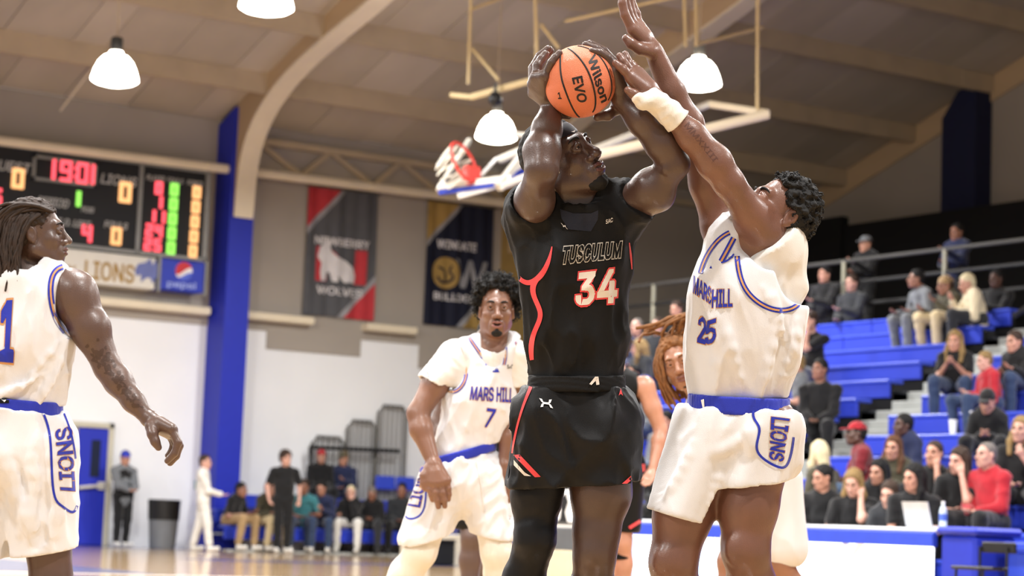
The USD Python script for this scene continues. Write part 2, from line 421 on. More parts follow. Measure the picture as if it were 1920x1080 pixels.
# the timber arches, each with its bright soffit
arch_in = [(34.72, 6.0), (34.66, 6.7), (34.45, 7.35), (33.74, 8.0), (32.39, 8.55), (30.92, 8.92), (29.2, 9.42), (27.5, 9.93), (22, 11.75), (RIDGE, 14.3)]
pts = spline([(a, b) for a, b in arch_in[:7]], 26).tolist() + [list(a) for a in arch_in[7:]]
outer = [(RIDGE, zr(RIDGE) + .02), (35.1, zr(35.1) + .02), (35.1, 6.0)]
for xa in (4.7, 10.8, 16.93, 23.1):
    ar = thing('roof_arch', {4.7: 'curved timber roof arch off to the left', 10.8: 'curved timber roof arch left of the scoreboard', 16.93: 'cream curved timber roof arch beside the scoreboard, springing from the blue pillar', 23.1: 'curved timber roof arch over the middle, behind the raised hands', }[xa], 'arch', kind='structure')
    mesh('rib', prism(pts + outer, lambda q: (xa - .17, q[0], q[1]), lambda q: (xa + .17, q[0], q[1])), m_tan, ar, smooth=False)
    inner = [(y, z - .012) for y, z in pts]
    sv = [np.array([(xa + s * .19, y, z) for y, z in inner]) for s in (-1, 1)]
    n = len(inner); i = np.arange(n - 1)
    lo_ = np.vstack(sv); up_ = lo_ + [0, .012, .05]
    f = np.vstack([np.stack([i, n + i, n + i + 1], 1), np.stack([i, n + i + 1, i + 1], 1)])
    b = len(lo_)
    fs = np.vstack([f, f[:, ::-1] + b, np.stack([i, i + 1, b + i + 1], 1), np.stack([i, b + i + 1, b + i], 1), np.stack([n + i, b + n + i + 1, n + i + 1], 1), np.stack([n + i, b + n + i, b + n + i + 1], 1)])
    mesh('soffit', trimesh.Trimesh(np.vstack([lo_, up_]), fs, process=False), m_cream, ar, smooth=40, label='cream painted underside')

# pillars that carry the arches
def pillar(name, label, x0, x1, y0, y1, ztop, slope, m):
    p = thing(name, label, 'pillar', kind='structure')
    mesh('shaft', prism([(y1, 0), (y0, 0), (y0, ztop), (y1 - .0, ztop - slope)], lambda q: (x0, q[0], q[1]), lambda q: (x1, q[0], q[1])), m, p, smooth=False)
    mesh('base_plate', bevel_box((x0 - .03, y0 - .03, 0), (x1 + .03, y1, .12), .01), m, p, smooth=False)
pillar('pillar', 'royal blue square pillar between scoreboard and banners', 16.69, 17.17, 34.8, YW, 8.02, .28, m_blue)
pillar('pillar', 'mustard pillar half hidden behind the dark-jerseyed player', 23.0, 23.42, 34.8, YW, 7.9, .25, m_must)
pillar('pillar', 'blue square pillar left of the scoreboard', 10.5, 11.0, 34.8, YW, 8.0, .25, m_blue)
gp = thing('pillar', 'dark blue pillar standing against the gable wall', 'pillar', kind='structure')
mesh('shaft', prism([(29.55, 4.0), (30.47, 4.0), (30.47, 9.05), (30.05, 9.55), (29.55, 9.62)], lambda q: (XW - .45, q[0], q[1]), lambda q: (XW, q[0], q[1])), mat('navy_paint', '#141a3c', .7), gp, smooth=False)
mesh('verge_board', prism([(YW, zr(YW) - .5), (RIDGE, zr(RIDGE) - .5), (RIDGE, zr(RIDGE)), (YW, zr(YW))], lambda q: (XW - .05, q[0], q[1]), lambda q: (XW, q[0], q[1])), m_tan, wg, smooth=False)
mesh('purlin_shadow_board', [box((XW - .9, y - .09, zr(y) - .3), (XW, y + .09, zr(y))) for y in ys[1:7]], m_purlin, wg, smooth=False)

# conduit, ledge and bracing along the scoreboard wall
tr = structure('trim_1', rod((8, 35.0, 6.78), (24.2, 35.0, 6.98), .085, 12), m_cream)
for k, (x0, x1) in enumerate(((9.5, 16.62), (17.3, 18.75), (19.9, 21.0))):
    structure(f'trim_{k+2}', bevel_box((x0, 35.2, 4.22), (x1, YW, 4.36), .02), m_cream)
for k in range(5):
    x = 17.45 + 1.55 * k
    structure(f'trim_{k+6}', [beam((x, 35.38, 7.55), (x - .62, 35.38, 7.0), .05, .1), beam((x, 35.38, 7.55), (x + 1.0, 35.38, 7.0), .05, .1)], m_purlin)
structure('trim_12', [box((17.2, 35.3, 7.5), (XW, YW, 7.62))], m_purlin)

# the door at the far left
dr = thing('door_1', 'blue metal door in a pale frame in the white wall', 'door', kind='structure')
mesh('door_frame', [bevel_box((13.6, 35.38, 0), (13.95, YW, 2.16)), bevel_box((14.86, 35.38, 0), (14.96, YW, 2.16)), bevel_box((13.6, 35.38, 2.06), (14.96, YW, 2.16))], mat('pale_frame', '#c8c3b0', .6), dr, smooth=False)
mesh('door_leaf', bevel_box((14.3, 35.4, .01), (14.86, 35.46, 2.05)), m_blue, dr, smooth=False)
mesh('glass_pane', bevel_box((14.55, 35.38, 1.2), (14.72, 35.42, 1.85)), mat('dark_pane', '#242a3c', .2), dr, smooth=False)
mesh('push_bar', [rod((14.33, 35.34, 1.0), (14.8, 35.34, 1.06), .03), bevel_box((14.7, 35.33, .98), (14.82, 35.42, 1.12))], m_steel, dr)
mesh('frame_panel', bevel_box((13.95, 35.42, 0), (14.3, 35.46, 2.06)), mat('pale_door_panel', '#b7b19c', .6), dr, smooth=False)

# ------------------------------------------------------------------ hanging dome lamps (a regular grid over the court)
m_dome = None
def dome_mat():
    return glow('lamp_dome', '#fff4e2', LAMP_DOME)
prof = [(.0, .40), (.09, .40), (.10, .36), (.17, .33), (.24, .25), (.29, .14), (.325, .02), (.325, -.01), (.27, -.045), (.16, -.075), (0, -.085)]
lamp_names = {(1, 3): 'large bright white dome lamp cut by the top edge, nearest above the left side', (1, 4): 'bright white dome lamp hanging left, above the blue pillar', (2, 4): 'bright white dome lamp hanging behind the raised hoop', (2, 3): 'bright white dome lamp behind the defender’s raised forearms'}
LX, LY = [4.5, 11.6, 18.75, -2.6], [8.0, 13.0, 18.0, 23.0, 28.1, 3.0]
lampgeo = {(1, 3): at(499, 14, 25.5), (1, 4): at(215, 150, 29.6), (2, 4): at(930, 258, 34.0), (2, 3): at(1309, 158, 30.5)}
for i, X in enumerate(LX):
    for j, Y in enumerate(LY):
        if (i, j) in ((2, 2), (2, 0), (2, 5)): continue
        p = lampgeo.get((i, j), np.array([X, Y, 6.75]))
        lp = thing('dome_lamp', lamp_names.get((i, j), 'white dome lamp of the same court grid hanging outside the picture'), 'lamp', p, group='dome lamps over the court')
        mesh('shade', lathe(prof, 36), dome_mat(), lp, smooth=50)
        ztop = zr(p[1]) - p[2] if p[1] > RIDGE else zr(RIDGE) - .33 * (RIDGE - p[1]) - p[2]
        mesh('ballast', [lathe([(0, .60), (.07, .60), (.085, .57), (.085, .43), (.06, .40), (0, .40)], 20)], m_rail if (i, j) == (1, 4) else m_grey, lp, smooth=40)
        mesh('drop_rod', rod((0, 0, .6), (0, 0, ztop), .012), m_purlin, lp)
        d = UsdLux.DiskLight.Define(stage, str(lp.GetPath()) + '/glow_disc')
        d.CreateRadiusAttr(.24); d.CreateIntensityAttr(LAMP_DOWN); d.CreateColorAttr(Gf.Vec3f(1, .992, .985)); d.AddTranslateOp().Set(Gf.Vec3d(0, 0, -.1))

# thin slanting cables on the left
structure('trim_20', tube([hit(270, 0, 1, 33.2), hit(113, 208, 1, 35.0)], .018), m_cream)

# ------------------------------------------------------------------ scoreboard
SBY = 35.0
sb = thing('scoreboard', 'black electronic scoreboard with red, green and amber digits on the wall', 'scoreboard')
m_board = mat('scoreboard_black', '#0f1013', .6)
m_frame = mat('scoreboard_grey', '#8a8a86', .5, metallic=.2)
m_label = mat('label_silver', '#b3b4b2', .6)
SX0, SX1, SZ0, SZ1 = 10.6, 16.33, 5.18, 6.78
mesh('cabinet', bevel_box((SX0, SBY, SZ0), (SX1, YW - .03, SZ1), .02), m_board, sb, smooth=False)
def S(px, py): q = hit(px, py, 1, SBY); return q[0], q[2]
def sbox(x0, z0, x1, z1, t=.03, y=SBY): return box((x0, y - t, z0), (x1, y, z1))
mesh('frame', [sbox(SX0, SZ0 - .03, SX1, SZ0 + .03), sbox(SX0, SZ1 - .03, SX1, SZ1 + .03), sbox(SX1 - .06, SZ0, SX1 + .03, SZ1), sbox(14.98, SZ0, 15.05, SZ1)], m_frame, sb, smooth=False)
cx0, cz1 = S(62, 290); cx1, cz0 = S(179, 352)
mesh('clock_frame', [sbox(cx0, cz0, cx1, cz0 + .05), sbox(cx0, cz1 - .05, cx1, cz1), sbox(cx0, cz0, cx0 + .05, cz1), sbox(cx1 - .05, cz0, cx1, cz1)], m_frame, sb, smooth=False)
SEG = {'0': 'abcdef', '1': 'bc', '2': 'abged', '3': 'abgcd', '4': 'fgbc', '5': 'afgcd', '6': 'afgedc', '7': 'abc', '8': 'abcdefg', '9': 'abcfgd'}
def digit(ch, x, z, w, h, t):
    """seven lit bars; x, z the lower left corner"""
    m = h / 2; g = t * .12
    r = {'a': (g, h - t, w - g, h), 'd': (g, 0, w - g, t), 'g': (g, m - t / 2, w - g, m + t / 2), 'f': (0, m, t, h - g), 'e': (0, g, t, m), 'b': (w - t, m, w, h - g), 'c': (w - t, g, w, m)}
    return [box((x + r[s][0], SBY - .035, z + r[s][1]), (x + r[s][2], SBY - .01, z + r[s][3])) for s in SEG[ch]]
RED, GRN, AMB = glow('red_digits', '#ff5560', 1.2), glow('green_digits', '#98f060', .9), glow('amber_digits', '#ffb878', .95)
def number(txt, px, py, hpx, m, ratio=.62, tk=.2):
    """a number centred on the board at the measured place"""
    x, z = S(px, py); h = hpx / 108; w = h * ratio; adv = w * 1.28; n = len(txt); out = []
    x0 = x - adv * n / 2 + (adv - w) / 2
    for i, c in enumerate(txt): mesh('lit_digit', digit(c, x0 + i * adv, z - h / 2, w, h, h * tk), m, sb, smooth=False)
number('0', 33, 335, 38, AMB); number('0', 234, 361, 40, AMB); number('4', 162, 438, 34, RED, .6); number('0', 217, 443, 34, AMB)
number('1', 146, 373, 31, GRN, .3, .26); number('6', -8, 370, 34, RED)
x, z = S(130, 322); h = .37
out = []
for c, dx in (('1', -.30), ('9', -.16), ('0', .14), ('1', .42)): out += digit(c, x + dx - .02, z - h / 2, .22, h, .062) if c != '1' else digit('1', x + dx - .02 - .06, z - h / 2, .12, h, .062)
out += [box((x + .085, SBY - .035, z + .05), (x + .125, SBY - .01, z + .1)), box((x + .085, SBY - .035, z - .1), (x + .125, SBY - .01, z - .05))]
mesh('clock_time', out, RED, sb, smooth=False)
for k, t in enumerate(['0', '1', '11', '24', '25']): number(t, [297, 297, 293, 288, 285][k], 353 + 26.5 * k, 25, RED, .62, .24)
for k in range(5): number('0', 326 - 1.6 * k, 356 + 27.3 * k, 25, GRN, .68, .26); number('0', 368 - 1.8 * k, 361 + 27.6 * k, 25, AMB, .68, .26)
def flat_text(txt, x0, z0, h, y, m, parent, width=None, bold=True, name='lettering', shear=0.0, depth=.012):
    t = meshkit.text_mesh(txt, h, depth=depth, bold=bold)
    lo, hi = t.bounds; s = 1.0 if width is None else width / (hi[0] - lo[0])
    v = t.vertices.copy(); vx = (v[:, 0] - lo[0]) * s + v[:, 1] * shear
    t.vertices = np.c_[x0 + vx, np.full(len(v), y) - v[:, 2], z0 + v[:, 1]]
    t.fix_normals()
    return mesh(name, t, m, parent, smooth=False)
for txt, p0, hpx, wpx in (('GUEST', (-22, 307), 18, 72), ('LIONS', (188, 334), 18, 66), ('PERIOD', (70, 376), 15, 55), ('T.O. LEFT', (106, 415), 12, 60), ('FOULS', (195, 420), 12, 42), ('PLAYER', (274, 332), 10, 34), ('FOULS', (313, 337), 9, 30), ('POINTS', (350, 342), 9, 30), ('POSS', (152, 392), 10, 22)):
    x, z = S(*p0); flat_text(txt, x, z - hpx / 216, hpx / 108, SBY - .012, m_label, sb, width=wpx / 99, shear=.18)

# the sponsor strip hangs under the board
sp = thing('sponsor_sign', 'white sign strip with gold lettering under the scoreboard', 'sign')
m_gold = mat('gold_print', '#a8843e', .6); m_lb = mat('blue_print', '#6d78b4', .6)
SIGN = (10.6, 15.42, 4.56, 5.13)
mesh('sign_board', bevel_box((SIGN[0], SBY + .05, SIGN[2]), (SIGN[1], YW - .03, SIGN[3]), .015), mat('sign_white', '#dfdcd2', .6, vary=.04), sp, smooth=False)
flat_text('Mountain', 12.2, 4.8, .16, SBY + .05, m_gold, sp, width=1.0, shear=.1)
x, z = S(131, 508); flat_text('y', x - .02, z - .02, .16, SBY + .05, m_gold, sp, width=.14)
x, z = S(160, 519); flat_text('LIONS', x, z - .02, .31, SBY + .05, m_gold, sp, width=.93)
lx, lz = S(280, 507)
lion = [(-.26, -.02), (-.2, .1), (-.06, .14), (.02, .22), (.08, .1), (.13, .2), (.2, .04), (.19, -.06), (.27, -.02), (.3, .03), (.24, -.1), (.15, -.12), (.1, -.22), (.04, -.12), (-.05, -.14), (-.12, -.22), (-.14, -.08), (-.22, -.12)]
mesh('emblem', prism(lion, lambda q: (lx + q[0], SBY + .05, lz + q[1]), lambda q: (lx + q[0], SBY + .035, lz + q[1])), m_lb, sp, smooth=False, label='blue leaping lion emblem')
pb = thing('drink_sign', 'square blue soft drink sign with a round emblem at the end of the sign strip', 'sign')
px0, px1, pz0, pz1 = 15.5, 16.36, 4.58, 5.14
mesh('sign_board', bevel_box((px0, SBY + .02, pz0), (px1, YW - .03, pz1), .015), mat('drink_blue', '#2338b8', .5), pb, smooth=False)
mesh('sign_frame', box((px0 - .05, SBY, pz0 - .05), (px0, SBY + .05, pz1 + .03)), m_frame, pb, smooth=False); mesh('sign_frame', box((px1, SBY, pz0 - .05), (px1 + .05, SBY + .05, pz1 + .03)), m_frame, pb, smooth=False)
gx, gz, gr = px0 + .45, pz0 + .36, .165
disc = Point(0, 0).buffer(gr, 32)
wave_t = Polygon([(-.3, -.05), (-.1, -.07), (.06, .05), (.3, .12), (.3, .4), (-.3, .4)]); wave_b = Polygon([(-.3, -.1), (-.08, -.12), (.08, -.03), (.3, .02), (.3, -.4), (-.3, -.4)])
for nm, g, m in (('emblem', disc, mat('emblem_white', '#f2f2f2', .5)), ('emblem_top', disc.intersection(wave_t), mat('emblem_red', '#d02b35', .5)), ('emblem_bottom', disc.intersection(wave_b), mat('emblem_blue', '#4f66d8', .5))):
    y0 = SBY + .02 - (0 if nm == 'emblem' else .008)
    mesh(nm, prism(list(g.exterior.coords)[:-1], lambda q: (gx + q[0], y0, gz + q[1]), lambda q: (gx + q[0], y0 - .008, gz + q[1])), m, pb, smooth=False)
flat_text('pepsi', px0 + .14, pz0 + .06, .11, SBY + .02, mat('pale_blue_print', '#9fb0ec', .5), pb, width=.56)

# ------------------------------------------------------------------ banners on the wall
def banner(name, label, x0, x1, z0, z1, base, col2, parts):
    b = thing(name, label, 'banner')
    nx, nz = 25, 40; yb = YW - .10
    def surf(u, w): return yb - .03 * math.sin(u * 9 + w * 1.3) * .6 - .015 * math.sin(u * 21)
    def sheet(poly, dy, m, nm, lb=None):
        t = poly_mesh(poly); t = fine(t, .09)
        v = t.vertices; y = np.array([surf(p[0], p[1]) for p in v]) - dy
        front = np.c_[x0 + v[:, 0], y, z0 + v[:, 1]]
        F = t.faces; n = len(front)
        fr = trimesh.Trimesh(np.vstack([front, front + [0, .006, 0]]), np.vstack([F, F[:, ::-1] + n]), process=False)
        nn = fr.face_normals[:len(F)]
        if nn[:, 1].mean() > 0: fr.invert()
        mesh(nm, fr, m, b, smooth=40, label=lb)
    W, H = x1 - x0, z1 - z0
    sheet(Polygon([(0, 0), (W, 0), (W, H), (0, H)]), 0, base, 'cloth')
    for nm, poly, m, lb, lvl in parts(W, H): sheet(poly, .008 * lvl, m, nm, lb)
    mesh('hanging_rod', rod((x0 - .04, YW - .12, z1), (x1 + .04, YW - .12, z1), .018), m_grey, b)
def text_poly(txt, x0, z0, w, h, bold=True):
    t = cap_faces(txt, bold); lo, hi = t.bounds[0][:2], t.bounds[1][:2]
    tr_ = [Polygon(((t.vertices[f][:, :2] - lo) / (hi - lo)) * [w, h] + [x0, z0]) for f in t.faces]
    return shapely.union_all([p.buffer(.0008) for p in tr_]).simplify(.002)
m_bgrey, m_bred, m_bsilver, m_bwhite = mat('banner_grey', '#55565a', .8), mat('banner_red', '#b8343c', .8), mat('banner_silver', '#96969a', .8), mat('banner_white', '#dcd9da', .8)
m_bnavy, m_bgold = mat('banner_navy', '#12162c', .8), mat('banner_gold', '#a98a4c', .8)
def p_wolves(W, H):
    out = [('corner', Polygon([(0, H), (.72, H), (0, H - .78)]), m_bred, 'red corner', 1), ('stripe', Polygon([(.72, H), (.84, H), (0, H - .92), (0, H - .78)]), m_bsilver, None, 1),
           ('corner', Polygon([(W, 0), (W - .66, 0), (W, .72)]), m_bred, 'red corner', 1), ('stripe', Polygon([(W - .66, 0), (W - .8, 0), (W, .87), (W, .72)]), m_bsilver, None, 1)]
    out.append(('lettering', text_poly('NEWBERRY', .2, H - 1.08, 1.16, .15), m_bwhite, None, 1))
    out.append(('lettering', text_poly('WOLVES', .28, .42, .98, .15), m_bwhite, None, 1))
    out.append(('emblem', text_poly('N', .24, .66, 1.08, .66), m_bred, 'red letter N', 1))
    wolf = [(.36, .68), (.44, .68), (.46, .84), (.54, .86), (.6, .68), (.7, .68), (.68, .82), (.8, .72), (.86, .68), (.98, .7), (1.06, .68), (1.08, .82), (1.02, .96), (.86, 1.08), (.66, 1.14), (.54, 1.24), (.5, 1.38), (.44, 1.5), (.4, 1.36), (.32, 1.3), (.28, 1.12), (.36, 1.0), (.34, .84)]
    out.append(('emblem', Polygon(wolf).buffer(.01), m_bwhite, 'white howling wolf', 2))
    return out
def p_dogs(W, H):
    out = [('corner', Polygon([(0, H), (.74, H), (0, H - .8)]), m_bgold, 'gold corner', 1), ('stripe', Polygon([(.74, H), (.84, H), (0, H - .92), (0, H - .8)]), m_bsilver, None, 1),
           ('corner', Polygon([(W, 0), (W - .66, 0), (W, .72)]), m_bgold, 'gold corner', 1), ('stripe', Polygon([(W - .66, 0), (W - .8, 0), (W, .87), (W, .72)]), m_bsilver, None, 1)]
    out.append(('lettering', text_poly('WINGATE', .26, H - .92, .9, .17), m_bwhite, None, 1))
    out.append(('lettering', text_poly('BULLDOGS', .22, .5, 1.1, .15), m_bwhite, None, 1))
    out.append(('emblem', text_poly('W', .66, .78, .76, .56), m_bsilver, 'silver letter W', 1))
    c = Point(.46, 1.04)
    out.append(('emblem', c.buffer(.36), m_bnavy, None, 2)); out.append(('emblem', c.buffer(.31), m_bgold, 'gold dog head', 3))
    out.append(('emblem', shapely.union_all([LineString([(.30, 1.14), (.40, 1.10), (.46, 1.0), (.44, .9)]).buffer(.022), LineString([(.58, 1.18), (.54, 1.08), (.62, .98)]).buffer(.02), LineString([(.28, .94), (.36, .84), (.52, .86), (.62, .94)]).buffer(.025)]), m_bnavy, None, 4))
    return out
banner('banner', 'grey banner with red corners and a white howling wolf on the wall', 18.58, 20.1, 4.42, 6.86, m_bgrey, m_bred, p_wolves)
banner('banner', 'navy banner with gold corners and a round gold emblem on the wall', 21.22, 22.76, 4.46, 6.9, m_bnavy, m_bgold, p_dogs)

# ------------------------------------------------------------------ the side hoop, swung up under the roof on its frame
hp = thing('folded_hoop', 'glass basketball backboard with red rim and net folded up on a cream frame', 'basketball hoop')
D = 26.0
A, B_, C_ = at(822, 357, D), at(958, 340, D), at(1016, 250, D + .7)
m_pad = mat('blue_padding', '#2b3fae', .6); m_orange = mat('rim_red', '#d8443c', .45)
m_net = mat('net_cord', '#cfcabb', .8)
mesh('edge_padding', [beam(A, B_, .12, .11), beam(B_, C_, .12, .11)], m_pad, hp, smooth=False)
n_ = unit(np.cross(B_ - A, C_ - B_))
T_ = at(880, 262, D + .8)
quad = np.array([A, B_, C_, T_]); 
glassm = usdkit.material(stage, '/World/Looks/backboard_glass', {"t": ("transparent_bsdf", {"color": (.93, .95, .95)}), "g": ("glossy_bsdf", {"roughness": .06, "color": (.9, .9, .9)}), "f": ("fresnel", {"IOR": 1.12}), "m": ("mix_closure", {})}, [("f.fac", "m.fac"), ("t.BSDF", "m.closure1"), ("g.BSDF", "m.closure2")], surface="m.closure")
mesh('glass_board', trimesh.convex.convex_hull(np.vstack([quad + n_ * .012, quad - n_ * .012])), glassm, hp, smooth=False)
mesh('board_frame', [beam(A + n_ * .05, B_ + n_ * .05, .07, .07), beam(at(935, 352, D - .1), at(1000, 268, D + .3), .1, .1), beam(at(915, 248, D + .6), at(1012, 256, D + .7), .06, .06), beam(at(880, 262, D + .8), A, .05, .05), beam(at(858, 368, D), at(938, 346, D), .07, .07)], m_steel, hp, smooth=False)
mesh('target_line', beam(at(900, 330, D + .02), at(932, 296, D + .25), .05, .02), m_whitep, hp, smooth=False); mesh('target_line', beam(at(900, 262, D + .55), at(955, 262, D + .55), .05, .02), m_whitep, hp, smooth=False)
rc, ru, rv = at(870, 304, D - .1), unit(.45 * CR - .89 * CU) * .26, unit(.42 * CR + .2 * CU + .88 * CF) * .23
ang = np.linspace(0, 2 * np.pi, 37)
mesh('rim', tube([rc + ru * math.cos(a) + rv * math.sin(a) for a in ang], .02, 8), m_orange, hp, smooth=40)
mesh('rim_bracket', [bevel_box(np.array([-.1, -.07, -.12]) + at(884, 330, D), np.array([.1, .07, .12]) + at(884, 330, D), .02)], m_orange, hp)
net = []
for k in range(12):
    a = 2 * np.pi * k / 12
    for s in (-1, 1):
        q = [rc + (ru * math.cos(a + s * .28 * t) + rv * math.sin(a + s * .28 * t)) * (1 - .38 * t) + t * (-.24 * CR - .10 * CU) - np.array([0, 0, .08 * t * t]) for t in np.linspace(0, 1, 7)]
        net.append(tube(q, .011, 5))
mesh('net', net, m_net, hp, smooth=40, label='white cord net')
# struts that hold it to the roof
fr = thing('hoop_frame', 'cream steel hanger frame of poles and braces above the folded hoop', 'frame')
m_strut = mat('strut_cream', '#c9b58a', .55); 
def pole(a, b, r=.022, m=m_strut, nm='pole'): mesh(nm, rod(a, b, r), m, fr)
pole(at(884, -40, 27), at(878, 158, 27)); pole(at(1003, -40, 26), at(1006, 112, 26)); pole(at(1006, 112, 26), at(1006, 40, 26))
pole(at(884, 18, 27), at(990, -22, 27.5), nm='brace'); pole(at(886, 92, 27), at(935, 150, 26.6), nm='brace')
pole(at(846, 178, 27), at(884, 182, 26.8), .035, nm='cross_bar'); pole(at(884, 182, 26.8), at(1000, 150, 26.4), .045, nm='cross_bar')
pole(at(1014, 46, 26), at(1048, 90, 26), nm='brace'); pole(at(936, 300, 26.4), at(1040, 255, 26.2), .05, m_steel, 'brace')
pole(at(1282, -40, 26), at(1286, 88, 26)); pole(at(1304, -40, 26), at(1306, 84, 26)); pole(at(1304, 84, 26), at(1430, 52, 27), nm='brace')
pole(at(1421, -40, 26), at(1420, 206, 26)); pole(at(1284, -10, 26), at(1060, 40, 27), nm='brace')
pole(at(990, 322, 25.5), at(1440, 214, 26), .06, m_cream, 'cross_bar'); pole(at(940, 350, 25.5), at(1330, 195, 26.6), .045, m_steel, 'cross_bar'); pole(at(1330, 195, 26.6), at(1440, 212, 26), .045, m_cream, 'cross_bar')
bl = thing('ball_speaker', 'small round black device hanging from the hoop frame', 'speaker', at(928, 186, 26.5))
mesh('casing', icosphere(3, .085), m_blacktrim, bl, smooth=60)
mesh('bracket', [rod((0, 0, .07), (0, 0, .2), .02), lathe([(0, .05), (.05, .05), (.06, .08), (0, .09)], 16)], m_blacktrim, bl)
# ================================================================== figures: heads, hands, clothes
def skin(name, c, c2=None):
    return mat('skin_' + name, c, .40, vary=.2, scale=9, bump=.12, bscale=220, spec=.5, coat=.22, color2=c2)
def cloth(name, c, rough=.8, vary=.05, sheen=.25, c2=None):
    return mat('cloth_' + name, c, rough, vary=vary, scale=14, bump=.12, bscale=350, spec=.25, sheen=sheen, color2=c2)
m_eye = mat('eye_white', '#d9d2c8', .25, vary=.02); m_iris = mat('iris_dark', '#17100c', .15, vary=.02)
class Loc:
    """primitives given in a local frame: x to the right of the figure, y forward, z up"""
    def __init__(s, b, c, fwd, up, sc=1.0):
        s.b, s.c, s.sc = b, np.asarray(c, float), sc
        s.Y = unit(fwd); s.X = unit(np.cross(s.Y, up)); s.Z = np.cross(s.X, s.Y); s.R = np.stack([s.X, s.Y, s.Z])
    def p(s, q): return s.c + s.sc * (np.asarray(q, float) @ s.R)
    def cap(s, a, b, ra, rb=None, k=.01, sub=False): s.b.cap(s.p(a), s.p(b), ra * s.sc, None if rb is None else rb * s.sc, k * s.sc, sub); return s
    def ell(s, c, r, k=.01, sub=False, tilt=0.0):
        R = s.R
        if tilt: t = tilt; R = np.stack([s.X, s.Y * math.cos(t) + s.Z * math.sin(t), -s.Y * math.sin(t) + s.Z * math.cos(t)])
        s.b.ell(s.p(c), np.asarray(r, float) * s.sc if np.ndim(r) else r * s.sc, R, k * s.sc, sub); return s
    def cut(s, p, n, k=.004): s.b.cut(s.p(p), np.asarray(n, float) @ s.R, k * s.sc); return s
def head_prims(b, c, fwd, up, sc=1.0, jaw=1.0, nose=1.0, coarse=False, mouth_open=0.0):
    L = Loc(b, c, fwd, up, sc)
    L.ell((0, -.018, .045), (.073, .095, .083), k=.03).ell((0, .028, -.02), (.061, .068, .095), k=.035)
    for s in (-1, 1):
        L.cap((s * .048 * jaw, .0, -.058), (s * .018, .062, -.098), .028, .022, k=.03)
        L.ell((s * .04, .055, -.022), (.026, .028, .026), k=.02)
    L.ell((0, .076, -.1), (.024, .02, .018), k=.02)
    L.cap((-.036, .075, .034), (0, .083, .03), .015, .015, k=.015).cap((.036, .075, .034), (0, .083, .03), .015, .015, k=.015)
    for s in (-1, 1): L.ell((s * .032, .103, .01), (.021, .018, .013), k=.014, sub=True)
    L.cap((0, .088, .022), (0, .113, -.02), .009, .0125 * nose, k=.012).ell((0, .118, -.028), (.0155 * nose, .014, .0125), k=.008)
    for s in (-1, 1): L.ell((s * .0165 * nose, .103, -.033), (.0115, .0125, .010), k=.007)
    L.ell((0, .086, -.068), (.034, .02, .028), k=.016)
    if not coarse:
        for s in (-1, 1):
            L.ell((s * .0085, .114, -.0425), (.0045, .006, .0035), k=.003, sub=True)
            L.cap((s * .046, .083, .014), (s * .032, .0935, .0215), .0052, .0062, k=.005).cap((s * .032, .0935, .0215), (s * .018, .090, .012), .0062, .0045, k=.005)
            L.cap((s * .045, .083, .008), (s * .032, .0915, .0025), .0045, .0052, k=.005).cap((s * .032, .0915, .0025), (s * .019, .089, .006), .0045, .004, k=.005)
        L.cap((-.024, .101, -.066), (0, .1085, -.0655), .0028, k=.003, sub=True).cap((.024, .101, -.066), (0, .1085, -.0655), .0028, k=.003, sub=True)
        L.cap((-.02, .1, -.059), (0, .106, -.0575), .0055, .0075, k=.006).cap((.02, .1, -.059), (0, .106, -.0575), .0055, .0075, k=.006)
        L.cap((-.017, .099, -.075), (.017, .099, -.075), .0075, k=.006).ell((0, .104, -.0755), (.014, .007, .0075), k=.006)
        if mouth_open: L.ell((0, .105, -.067), (.017, .016, .006 * mouth_open), k=.004, sub=True)
    for s in (-1, 1):
        L.ell((s * .077, -.012, .0), (.0095, .021, .033), k=.008, tilt=.2)
        if not coarse: L.ell((s * .087, -.008, .004), (.006, .011, .017), k=.005, sub=True, tilt=.2).ell((s * .08, -.005, -.026), (.006, .009, .009), k=.004)
    return L
